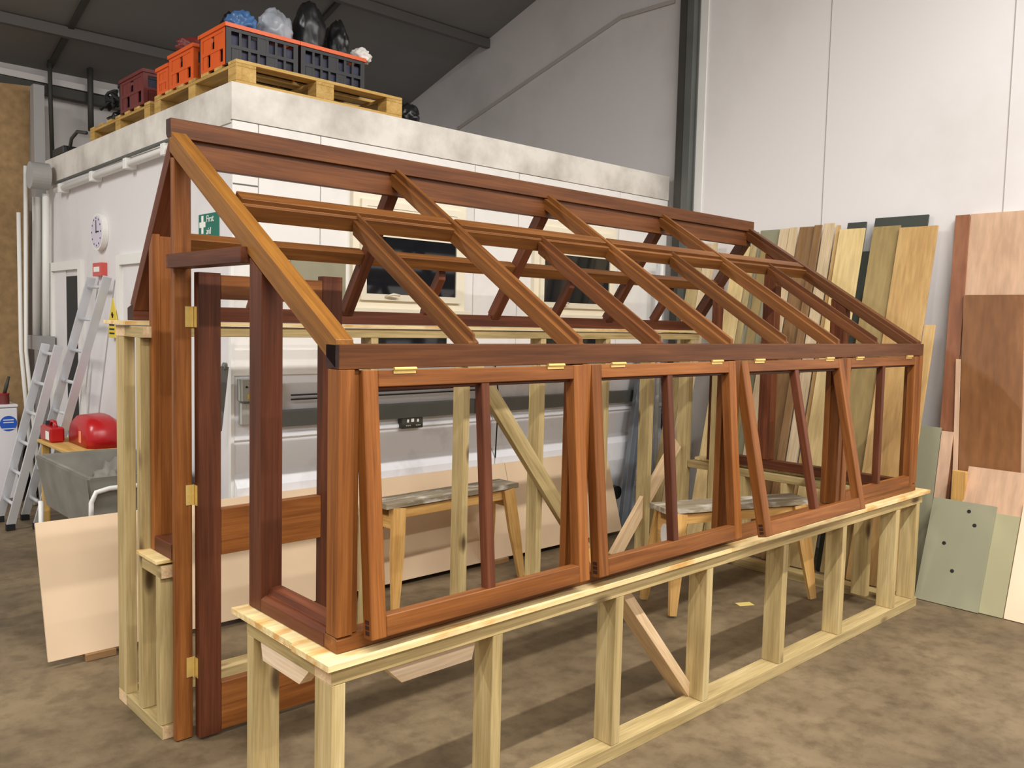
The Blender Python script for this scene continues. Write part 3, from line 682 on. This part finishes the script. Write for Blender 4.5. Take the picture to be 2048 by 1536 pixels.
cb = tag(tube('cable', [(1.2, OY - .03, 1.214), (2.0, OY - .03, 1.214), (2.7, OY - .03, 1.218)], .005, BLACKP), 'upper thin dark cable stretched above the grey trunking', 'cable', 'cables on the office front')
tag(tube('cable', [(1.2, OY - .03, 1.188), (2.0, OY - .03, 1.188), (2.7, OY - .03, 1.192)], .005, BLACKP), 'lower thin dark cable stretched above the grey trunking', 'cable', 'cables on the office front')
tag(tube('cable', [(2.80, OY - .03, 1.4), (2.81, OY - .07, 1.15), (2.805, OY - .07, 1.0), (2.80, OY - .06, .70)], .005, BLACKP), 'thin dark cable hanging down the cladding joint', 'cable', 'cables on the office front')
tag(slab('wall_board', [(1.20, OY - .02, 2.017), (1.571, OY - .02, 2.017), (1.571, OY - .02, 1.78), (1.20, OY - .02, 1.78)], .018, plain('grey_green_board', (148, 142, 118), .8, 0, .08, 6)), 'grey green board fixed on the office wall left of the window', 'board')
hd = thing('steel_bar', (.75, 2.40, 0), 'grey flat steel bar with a rounded top fixed by the office corner', 'bar')
tp = on(449, 733, 'y', 2.47); bt = on(435, 862, 'y', 2.47)
bar('blade', bt, tp, .045, .016, GREYBLUE, hd, up=(0, -1, 0)); box('bracket', (tp.x - .01, 2.479, tp.z - .03), (tp.x + .012, 2.489, tp.z), GREYBLUE, hd)
m, l2 = frame(bt, tp, (0, -1, 0)); bm = bmesh.new(); bmesh.ops.create_cone(bm, cap_ends=True, segments=24, radius1=.0225, radius2=.0225, depth=.016); mm = m @ Matrix.Translation((l2, 0, 0)) @ Matrix.Rotation(math.pi / 2, 4, 'X'); meshobj('rounded_end', bm, GREYBLUE, hd, mm)
tag(bar('steel_channel', (4.12, 2.33, .004), (4.44, 2.43, 1.45), .11, .05, plain('pale_blue_steel', (132, 138, 146), .4, .3), None, up=(0, -1, 0), prof=[(-.055, -.02), (.055, -.02), (.055, .02), (.046, .02), (.046, -.012), (-.046, -.012), (-.046, .02), (-.055, .02)]), 'grey blue steel channel leaning in the corner by the beige sheet', 'steel channel')
pe = cyl('drain_pipe', (4.10, 2.44, .30), .055, .10, BLACKP, None, 'y', 28); tag(pe, 'round black pipe end behind the end of the beige sheet', 'pipe')
for i, (x, c) in enumerate(((4.655, WHITEP), (4.70, ALU), (4.745, WHITEP))):
    pass
tag(tube('conduit', [(4.60, 2.40, .3), (4.60, 2.40, 2.2)], .018, WHITEP), 'white vertical conduit at the right end of the office wall', 'conduit', 'conduits by the steel column')
tag(tube('conduit', [(4.555, 2.41, .3), (4.555, 2.41, 2.2)], .012, ALU), 'bright metal conduit left of the white vertical conduit', 'conduit', 'conduits by the steel column')

# ================================================================ LEFT SIDE OF THE OFFICE
fa = thing('first_aid_sign', (OX, 2.82, 2.1), 'green first aid sign with a white cross seen through the gable', 'sign')
a = on(399, 433, 'x', OX); b = on(439, 425, 'x', OX)
ys, ye, zt_, zb_ = a.y, b.y, 2.262, 2.09
box('sign_plate', (OX - .006, ye, zb_), (OX - .001, ys, zt_), GREENS, fa, 'y')
zc = (zt_ + zb_) / 2 + .024; yc = ys - .058
bm = bmesh.new(); addbox(bm, (OX - .008, yc - .014, zc - .052), (OX - .0062, yc + .014, zc + .052)); addbox(bm, (OX - .008, yc - .042, zc - .016), (OX - .0062, yc - .014, zc + .016)); addbox(bm, (OX - .008, yc + .014, zc - .016), (OX - .0062, yc + .042, zc + .016)); meshobj('cross', bm, SIGNW, fa)
text("lettering", "First", .056, faceM((OX - .0075, yc - .055, zc + .012), '-x'), SIGNW, fa); text("lettering", "aid", .056, faceM((OX - .0075, yc - .055, zc - .058), '-x'), SIGNW, fa)
ck = thing('wall_clock', (OX, 4.78, 2.14), 'round white wall clock on the side of the office', 'clock')
cc = on(197, 464, 'x', OX - .03); cyl('case', (OX - .022, cc.y, cc.z), .135, .042, WHITEP, ck, 'x', 48)
cyl('dial', (OX - .0445, cc.y, cc.z), .118, .003, plain('pale_lilac_dial', (214, 206, 222), .4), ck, 'x', 48)
bm = bmesh.new(); addbox(bm, (OX - .049, cc.y - .004, cc.z - .01), (OX - .047, cc.y + .004, cc.z + .085)); meshobj('minute_hand', bm, BLACKI, ck)
bm = bmesh.new(); addbox(bm, (OX - .049, cc.y - .06, cc.z - .004), (OX - .047, cc.y + .01, cc.z + .004)); meshobj('hour_hand', bm, BLACKI, ck)
bm = bmesh.new()
for k in range(12):
    a_ = math.pi * k / 6; yy, zz = cc.y + .1 * math.sin(a_), cc.z + .1 * math.cos(a_); addbox(bm, (OX - .0475, yy - .006, zz - .006), (OX - .0462, yy + .006, zz + .006))
meshobj('hour_marks', bm, BLACKI, ck)
def plate(name, x0y, pxs, mat, label, cat, part='plate'):
    (l, t, r, b_) = pxs; A = on(l, t, 'x', OX - .01); B = on(r, b_, 'x', OX - .01); z1, z0 = A.z, B.z
    return A.y, B.y, z0, z1
y1_, y0_, z0_, z1_ = plate('', 0, (195, 527, 212, 552), None, '', '')
ra = thing('fire_alarm_point', (OX, y0_, z0_), 'small red fire alarm point above the ladder', 'alarm'); box('case', (OX - .045, y0_, z0_), (OX - .001, y1_, z1_), plain('faded_red', (206, 84, 76), .4), ra, 'z'); box('glass', (OX - .048, y0_ + .03, z0_ + .03), (OX - .0455, y1_ - .03, z1_ - .03), SIGNW, ra, 'z')
y1_, y0_, z0_, z1_ = plate('', 0, (226, 596, 243, 641), None, '', '')
tr_ = thing('warning_sign', (OX - .04, y0_, z0_), 'yellow triangular warning sign beside the rear stud wall', 'sign')
bm = bmesh.new(); f0 = [bm.verts.new((OX - .041, *p)) for p in ((y1_, z0_), (y0_, z0_), ((y0_ + y1_) / 2, z1_))]; f1 = [bm.verts.new((OX - .036, *p)) for p in ((y1_, z0_), (y0_, z0_), ((y0_ + y1_) / 2, z1_))]
bm.faces.new(f0); bm.faces.new(f1[::-1]); [bm.faces.new((f0[i], f1[i], f1[(i + 1) % 3], f0[(i + 1) % 3])) for i in range(3)]; meshobj('plate', bm, YELLOW, tr_)
ymid = (y0_ + y1_) / 2; bm = bmesh.new(); sweep(bm, [(OX - .043, ymid, z0_ + .055), (OX - .043, ymid + .012, z0_ + .035), (OX - .043, ymid - .012, z0_ + .04), (OX - .043, ymid, z0_ + .02)], .006, 6); meshobj('symbol', bm, BLACKI, tr_)
y1_, y0_, z0_, z1_ = plate('', 0, (226, 650, 240, 676), None, '', '')
ws = thing('notice', (OX - .04, y0_, z0_), 'small yellow notice below the triangular warning sign', 'sign'); box('plate', (OX - .041, y0_, z0_), (OX - .036, y1_, z1_), YELLOW, ws, 'y')
for k in range(3): box('text_line', (OX - .0425, y0_ + .02, z0_ + .025 + k * .03), (OX - .0412, y1_ - .02, z0_ + .037 + k * .03), BLACKI, ws, 'y', bev=0)
pp = thing('pipe_run', (OX - .05, 4.6, 2.6), 'white pipe clipped along the top of the office side wall', 'pipe')
A = on(338, 297, 'x', OX - .05); B = on(112, 381, 'x', OX - .05); A2 = A + (A - B) * .22
tube('pipe', [A2, A, B], .022, WHITEP, pp, 12); tube('pipe', [A2 + V((0, 0, .05)), A + V((0, 0, .05)), B + V((0, 0, .06))], .012, STEELG, pp, 10)
for f in (.02, .30, .60, .93): c = A.lerp(B, f); box('clip', (OX - .075, c.y - .03, c.z - .035), (OX - .001, c.y + .03, c.z + .035), WHITEP, pp, 'z')
dp = thing('down_pipe', (OX - .06, 6.0, 1.3), 'white down pipe at the far corner of the office', 'pipe')
A = on(92, 388, 'x', OX - .06); B = on(92, 672, 'x', OX - .06)
tube('pipe', [A, A.lerp(B, .5), B], .028, WHITEP, dp, 12); tube('pipe', [A + V((0, .28, 0)), A.lerp(B, .5) + V((0, .28, 0)), B + V((0, .28, 0))], .035, WHITEP, dp, 12)
cyl('fan_housing', on(78, 352, 'x', OX - .12), .11, .14, plain('grey_casting', (168, 166, 162), .5), dp, 'x', 28); box('valve_box', (OX - .13, B.y - .12, B.z - .12), (OX - .02, B.y + .34, B.z), plain('grey_casing', (150, 148, 146), .5), dp, 'y')

# aluminium ladders
def ladder(foot, top, sep, n, label, r=.018):
    f = V(foot); t = V(top); s = V(sep); th = thing('ladder', (f.x, f.y, 0), label, 'ladder', 'aluminium ladders by the office door')
    for k in (-.5, .5): bar('rail', f + s * k, t + s * k, .022, .06, ALU, th, up=(-1, 0, .3))
    for i in range(n):
        c = f.lerp(t, (i + .7) / n); tube('rung', [c - s * .5, c, c + s * .5], .014, ALU, th, 8)
    for k in (-.5, .5): box('foot', (f.x + s.x * k - .03, f.y + s.y * k - .02, .001), (f.x + s.x * k + .03, f.y + s.y * k + .02, .05), RUBBER, th)
    return th
ladder((.50, 5.33, .03), (.80, 4.60, 1.93), (0, .36, 0), 8, 'taller aluminium ladder leaning on the office side wall')
ladder((.33, 5.38, .03), (.60, 5.06, 1.42), (0, .34, 0), 6, 'shorter aluminium ladder section in front of the taller one')
# trough on a stand
tg = thing('trough', (.5, 3.5, 0), 'deep grey sink trough on a white metal stand left of the stud wall', 'trough')
def trough(x0, x1, y0, y1, z0, z1, t):
    bm = bmesh.new(); tp = .05
    o = [(x0, y0, z1), (x1, y0, z1), (x1, y1, z1), (x0, y1, z1)]; ob = [(x0 + tp, y0 + tp, z0), (x1 - tp, y0 + tp, z0), (x1 - tp, y1 - tp, z0), (x0 + tp, y1 - tp, z0)]
    i_ = [(x0 + t, y0 + t, z1), (x1 - t, y0 + t, z1), (x1 - t, y1 - t, z1), (x0 + t, y1 - t, z1)]; ib = [(x0 + tp + t, y0 + tp + t, z0 + t), (x1 - tp - t, y0 + tp + t, z0 + t), (x1 - tp - t, y1 - tp - t, z0 + t), (x0 + tp + t, y1 - tp - t, z0 + t)]
    vs = [[bm.verts.new(p) for p in r] for r in (o, ob, i_, ib)]
    for k in range(4):
        j = (k + 1) % 4; bm.faces.new((vs[0][k], vs[0][j], vs[1][j], vs[1][k])); bm.faces.new((vs[2][k], vs[2][j], vs[3][j], vs[3][k])); bm.faces.new((vs[0][k], vs[0][j], vs[2][j], vs[2][k]))
    bm.faces.new(vs[1]); bm.faces.new(vs[3]); bevel(bm, .008, 2); return meshobj('basin', bm, GREYTUB, tg)
trough(.21, .80, 2.94, 4.0, .42, .752, .04)
for x, y in ((.235, 2.965), (.775, 2.965), (.235, 3.975), (.775, 3.975)): tube('leg', [(x, y, .002), (x, y, .45)], .016, WHITEP, tg)
tube('stand_rim', [(.222, 2.925, .45), (.225, 2.925, .62), (.25, 2.925, .675), (.32, 2.925, .69), (.78, 2.925, .69)], .014, WHITEP, tg)
tap = thing('rag', (.5, 3.5, .47), 'crumpled grey rag lying in the trough', 'rag'); blob('rag_cloth', (.55, 3.55, .463), (.12, .16, .16), GREYTUB, tap, .4, 2.5, 3)
# red things behind
stn = thing('side_stand', (.62, 4.4, 0), 'low timber stand behind the trough under the red things', 'stand'); box('shelf_top', (.42, 4.06, .722), (.80, 4.80, .742), PALLETW, stn, 'y')
for x in (.44, .74):
    for y in (4.08, 4.73): box('leg', (x, y, .001), (x + .045, y + .045, .7215), PALLETW, stn, 'z')
rt = thing('red_tub', (.66, 4.32, .743), 'upturned shiny dark red plastic tub behind the trough', 'tub')
bm = bmesh.new(); ar = []
for k in range(15): a_ = math.pi * k / 14; ar.append((math.copysign(abs(math.cos(a_)) ** .6, math.cos(a_)), math.sin(a_) ** .7))
rings = [[bm.verts.new((x, 4.33 + p[0] * w_, .743 + p[1] * h_)) for p in ar] for x, w_, h_ in ((.56, .20, .17), (.60, .25, .205), (.74, .26, .215), (.79, .22, .18))]
bm.faces.new(rings[0]); bm.faces.new(rings[-1][::-1])
for r0, r1 in zip(rings, rings[1:]): [bm.faces.new((r0[i], r0[(i + 1) % 15], r1[(i + 1) % 15], r1[i])) for i in range(15)]
meshobj('shell', bm, REDP, rt, None, True); box('price_sticker', (.553, 4.24, .77), (.5595, 4.28, .85), plain('orange_sticker', (240, 150, 110), .5), rt, 'z')
rj = thing('fuel_can', (.52, 4.64, .743), 'red fuel can with a white label beside the upturned red tub', 'can')
box('body', (.44, 4.53, .7425), (.535, 4.79, .85), REDP, rj, 'y', .012); box('label', (.436, 4.56, .76), (.4395, 4.64, .82), SIGNW, rj, 'y'); tube('handle', [(.49, 4.57, .845), (.49, 4.60, .885), (.49, 4.68, .885), (.49, 4.71, .845)], .012, REDP, rj); cyl('cap', (.49, 4.755, .863), .022, .03, BLACKP, rj)
# fridge with things on it
fr = thing('fridge', (.37, 6.5, 0), 'white under-counter fridge with a round blue sticker at the left edge', 'fridge')
F0 = 6.25; box('cabinet', (.12, F0 + .03, .02), (.632, F0 + .55, .835), FRIDGE, fr, 'z', .006); box('door', (.122, F0, .04), (.630, F0 + .028, .83), FRIDGE, fr, 'z', .006); box('top', (.115, F0 - .005, .836), (.637, F0 + .555, .862), FRIDGE, fr, 'x', .006); box('foot', (.15, F0 + .05, .001), (.6, F0 + .5, .02), BLACKP, fr)
c = on(17, 847, 'y', F0 - .003); cyl('blue_sticker', (c.x, F0 - .002, c.z), .066, .003, BLUES, fr, 'y', 40); box('sticker_band', (c.x - .05, F0 - .0055, c.z - .05), (c.x + .05, F0 - .0036, c.z - .042), SIGNW, fr)
for k in range(2): box('sticker_text', (c.x - .04, F0 - .0055, c.z + .005 + k * .022), (c.x + .04, F0 - .0036, c.z + .013 + k * .022), SIGNW, fr, bev=0)
mg = thing('pot', (.545, 6.33, .863), 'small dark red pot on top of the fridge', 'pot'); cyl('body', (.545, 6.33, .906), .043, .085, MAROON, mg, 'z', 28, r2=.040); cyl('rim', (.545, 6.33, .950), .044, .008, REDP, mg, 'z', 28)
br = tag(tube('brush', [(.55, 6.33, .951), (.565, 6.325, 1.02), (.585, 6.32, 1.10)], [.014, .016, .010], DARKST), 'dark brush standing in the small red pot', 'brush')
ch = tag(slab('chipboard_panel', [on(-60, 158, 'y', 6.92), on(60, 172, 'y', 6.92), on(56, 860, 'y', 6.85), on(-60, 860, 'y', 6.85)], .018, CHIP), 'tall brown chipboard panel at the left edge behind the fridge', 'panel')
tag(tube('plastic_pole', [on(37, 425, 'y', 6.12), on(42, 700, 'y', 6.1), V((.70, 6.02, .01))], .016, WHITEP), 'left thin white pole standing beside the fridge', 'pole', 'white poles by the fridge')
tag(tube('plastic_pole', [on(51, 332, 'y', 6.12), on(52, 700, 'y', 6.1), V((.735, 5.95, .01))], .016, WHITEP), 'right thin white pole standing beside the fridge', 'pole', 'white poles by the fridge')
co = thing('cable_coil', (.78, 6.0, 0), 'hanging coil of black cable beside the fridge', 'cable')
c = on(70, 890, 'x', .80)
for k in range(6):
    rr = .17 + .008 * (k % 3); tube('loop', [(.77 + .012 * k - .03, c.y + rr * .85 * math.sin(2 * math.pi * i / 24), max(.0, c.z - .22) + rr * 1.25 * math.cos(2 * math.pi * i / 24) + .01 * math.sin(k)) for i in range(24)], .011, RUBBER, co, 8, True)
tag(box('dark_post', (.60, 6.86, 0), (.68, 6.905, 3.7), STEELG, None, 'z'), 'tall grey steel post at the left behind the white poles', 'post') if 0 else None
gp0 = on(62, 175, 'y', 6.75); tag(bar('steel_post', (gp0.x + .05, 6.75, .001), (gp0.x + .05, 6.75, 3.72), .09, .12, plain('grey_white_steel', (170, 166, 164), .5), None, up=(0, 1, 0)), 'grey steel post right of the chipboard panel', 'post')

# ================================================================ BACK WALL RAILS
YB = 7.12
def rail(p, q, w_, h_, mat, label): return tag(bar('wall_rail', on(*p, 'y', YB), on(*q, 'y', YB), w_, h_, mat, None), label, 'rail', 'rails across the back wall')
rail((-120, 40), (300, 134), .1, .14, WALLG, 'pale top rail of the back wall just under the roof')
rail((-120, 70), (300, 166), .08, .05, DARKST, 'dark upper rail of the back wall')
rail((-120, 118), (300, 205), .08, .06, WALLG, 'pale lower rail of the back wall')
rail((-120, 136), (300, 224), .1, .09, DARKST, 'dark lower rail of the back wall behind the pallets')
tag(tube('rod', [on(99, 108, 'y', 7.02), on(101, 200, 'y', 7.02), on(105, 322, 'y', 7.02)], .02, DARKST), 'left dark vertical rod against the back wall', 'rod', 'rods on the back wall')
tag(tube('rod', [on(180, 122, 'y', 7.02), on(181, 200, 'y', 7.02), on(182, 262, 'y', 7.02)], .028, DARKST), 'right dark vertical rod against the back wall', 'rod', 'rods on the back wall')

# ================================================================ ON THE OFFICE ROOF
ZR = OZ + .003
def pallet(x0, y0, lx, ly, label):
    t = thing('pallet', (x0 + lx / 2, y0 + ly / 2, ZR), label, 'pallet', 'pallets on the office roof')
    for j in range(3):
        y = y0 + j * (ly - .10) / 2
        box('bottom_board', (x0, y, ZR), (x0 + lx, y + .10, ZR + .018), PALLETW, t)
        for i in range(3): x = x0 + i * (lx - .12) / 2; box('block', (x, y, ZR + .0185), (x + .12, y + .10, ZR + .094), PALLETW, t, 'y')
    for i in range(3): x = x0 + i * (lx - .12) / 2; box('stringer_board', (x, y0, ZR + .0945), (x + .12, y0 + ly, ZR + .112), PALLETW, t, 'y')
    n = 7; wd = .10
    for k in range(n): x = x0 + k * 0; y = y0 + k * (ly - wd) / (n - 1); box('deck_board', (x0, y, ZR + .1125), (x0 + lx, y + wd, ZR + .131), PALLETW, t)
    return t
pallet(.882, 2.53, 1.12, 1.20, 'yellowish pallet at the office corner carrying the orange and black crates')
pallet(.90, 3.86, 1.10, 1.24, 'yellowish pallet farther back along the office roof under black bundles')
ZK = ZR + .1315
def panel(name, A, B, z0, z1, mat, par, n=6, rows=2, t=.012, solid=False):
    """openwork crate side: posts, rails and slots, one mesh"""
    A = V((A[0], A[1], 0)); B = V((B[0], B[1], 0)); x = (B - A).normalized(); m = Matrix((x, V((-x.y, x.x, 0)), V((0, 0, 1)))).transposed().to_4x4(); m.translation = V((A.x, A.y, z0)); ln = (B - A).length; h = z1 - z0
    bm = bmesh.new(); addbox(bm, (0, -t / 2, 0), (.03, t / 2, h)); addbox(bm, (ln - .03, -t / 2, 0), (ln, t / 2, h))
    for r in range(rows + 1): z = r * (h - .02) / rows; addbox(bm, (.03, -t / 2, z), (ln - .03, t / 2, z + .02))
    for k in range(1, n): xx = .03 + k * (ln - .06) / n; addbox(bm, (xx - .008, -t / 2 + .002, .02), (xx + .008, t / 2 - .002, h - .02))
    for r in range(rows):
        for k in range(n):
            if ((k + 2 * r) % 3 != 1) if solid else ((k * 7 + r * 3) % 4 == 0): xx = .03 + k * (ln - .06) / n; z = r * (h - .02) / rows; addbox(bm, (xx + .004, -t / 2 + .003, z + .02), (xx + (ln - .06) / n - .004, t / 2 - .003, z + (h - .02) / rows))
    return meshobj(name, bm, mat, par, m)
def crate(x0, y0, x1, y1, z0, z1, mf, ms, mr, label, n=7):
    t = thing('crate', ((x0 + x1) / 2, (y0 + y1) / 2, z0), label, 'crate', 'plastic crates on the pallets')
    panel('front_panel', (x0, y0 + .006), (x1, y0 + .006), z0, z1, mf, t, n); panel('back_panel', (x0, y1 - .006), (x1, y1 - .006), z0, z1, mf, t, n)
    panel('side_panel', (x0 + .006, y1 - .013), (x0 + .006, y0 + .013), z0, z1, ms, t, 5, solid=True); panel('side_panel', (x1 - .006, y0 + .013), (x1 - .006, y1 - .013), z0, z1, ms, t, 5, solid=True)
    box('base', (x0 + .013, y0 + .013, z0 + .001), (x1 - .013, y1 - .013, z0 + .012), mf, t)
    box('contents', (x0 + .02, y0 + .02, z0 + .0125), (x1 - .02, y1 - .02, z1 - .03), JUNK, t, bev=.01)
    bm = bmesh.new(); o = .008
    for lo, hi in (((x0 - o, y0 - o, z1), (x1 + o, y0 + .02, z1 + .022)), ((x0 - o, y1 - .02, z1), (x1 + o, y1 + o, z1 + .022)), ((x0 - o, y0 + .02, z1), (x0 + .02, y1 - .02, z1 + .022)), ((x1 - .02, y0 + .02, z1), (x1 + o, y1 - .02, z1 + .022))): addbox(bm, lo, hi)
    meshobj('rim', bm, mr, t); return t
YK0 = 2.66
crate(.885, YK0, 1.333, YK0 + .36, ZK, ZK + .205, BLACKP, ORANGE, ORANGE, 'black crate with orange rim and sides at the pallet corner')
crate(1.352, YK0, 1.80, YK0 + .36, ZK, ZK + .205, BLACKP, BLACKP, ORANGE, 'black crate with orange rim next to the corner crate')
yy = [on(px, 130, 'x', .89).y for px in (398, 387, 338, 316, 312, 272, 268, 256)]
crate(.89, yy[1], 1.34, yy[2], ZK, ZK + .19, ORANGE, ORANGE, ORANGE, 'all orange crate behind the corner crate', 6)
crate(.89, yy[2] + .01, 1.34, yy[3] + .02, ZK, ZK + .15, ORANGE, ORANGE, ORANGE, 'narrow lower orange crate between the orange and dark red crates', 5)
crate(.90, 3.97, 1.34, 4.42, ZK, ZK + .21, MAROON, MAROON, MAROON, 'dark red slatted crate beyond the orange crates', 5)
bt_ = thing('bin', (1.02, 4.53, ZK), 'black bin standing beyond the dark red crate', 'bin'); cyl('body', (1.02, 4.53, ZK + .11), .075, .22, BLACKP, bt_, 'z', 24, r2=.09); cyl('rim', (1.02, 4.53, ZK + .225), .097, .02, BLACKP, bt_, 'z', 24)
def bag(name, px, py, y, s, mat, label, amp=.3, fr=2.2, seed=1, zb=None):
    c = on(px, py, 'y', y); z = zb if zb is not None else c.z
    o = blob(name, (c.x, y, z), s, mat, None, amp, fr, seed); return tag(o, label, 'bag', 'bags on the crates')
ZC = ZK + .205 + .024
def bag(name, px, y, s, mat, label, amp, fr, seed, z):
    c = on(px, 60, 'y', y); o = blob(name, (c.x, y, z - .05 * s[2] + .004), s, mat, None, amp, fr, seed); return tag(o, label, 'bag', 'bags on the crates')
bag('plastic_bag', 482, 2.80, (.085, .10, .075), BLUEB, 'blue and white plastic bag in the corner crate', .3, 3, 2, ZC)
bag('plastic_bag', 549, 2.84, (.105, .10, .125), CLEARB, 'greyish clear plastic bag bulging over the orange rim', .22, 2.4, 5, ZC)
bag('refuse_sack', 618, 2.84, (.095, .10, .20), BLACKB, 'left tall black sack standing in the crates', .2, 2, 8, ZC)
bag('refuse_sack', 670, 2.86, (.068, .10, .155), BLACKB, 'right black sack slumped beside the tall one', .25, 2, 11, ZC)
bag('plastic_bag', 722, 2.76, (.065, .06, .055), WHITEB, 'small white bag at the right end of the crates', .25, 2.5, 14, ZC)
bag('refuse_sack', 470, 3.20, (.10, .07, .16), BLACKB, 'black bundle behind the blue bag', .3, 2.5, 16, ZK + .19 + .024)
bag('cloth_bundle', 388, 3.36, (.10, .06, .06), MAROON, 'dark red bundle on top of the all orange crate', .3, 2.4, 19, ZK + .19 + .024)
c = on(812, 240, 'y', 2.60); tag(blob('refuse_sack', (c.x + .03, 2.62, ZR), (.075, .07, .075), BLACKB, None, .3, 2.6, 25), 'black sack lying right of the pallet on the roof edge', 'bag', 'bags on the crates')
c = on(228, 228, 'x', 1.05); tag(blob('tool_bag', (1.06, 4.84, ZK), (.09, .10, .07), BLACKB, None, .3, 2.4, 28), 'black tool bag on the farther pallet', 'bag', 'bags on the crates')
hs = thing('hose', (1.05, 4.9, ZK + .13), 'tangle of black hoses over the tool bag', 'hose')
for k in range(5):
    y = 4.80 + .04 * k; tube('hose_loop', [(1.0 + .03 * math.sin(k * 2 + i), y + .22 * (i / 9) - .1, ZK + .15 + (.05 + .035 * (k % 3)) * math.sin(math.pi * i / 9)) for i in range(10)], .012, RUBBER, hs)
fl = thing('floodlight', (OX + .05, 5.75, ZR), 'small black floodlight on the far edge of the office roof', 'floodlight'); A = on(122, 303, 'x', OX + .03)
box('housing', (OX, A.y - .16, ZR), (OX + .16, A.y + .14, ZR + .07), BLACKP, fl, 'y', .01); tube('cable', [(OX + .05, A.y - .16, ZR + .03), (OX + .05, A.y - .22, ZR + .12), (OX + .06, A.y - .34, ZR + .16), (OX + .08, A.y - .5, ZR + .13)], .014, DARKST, fl)
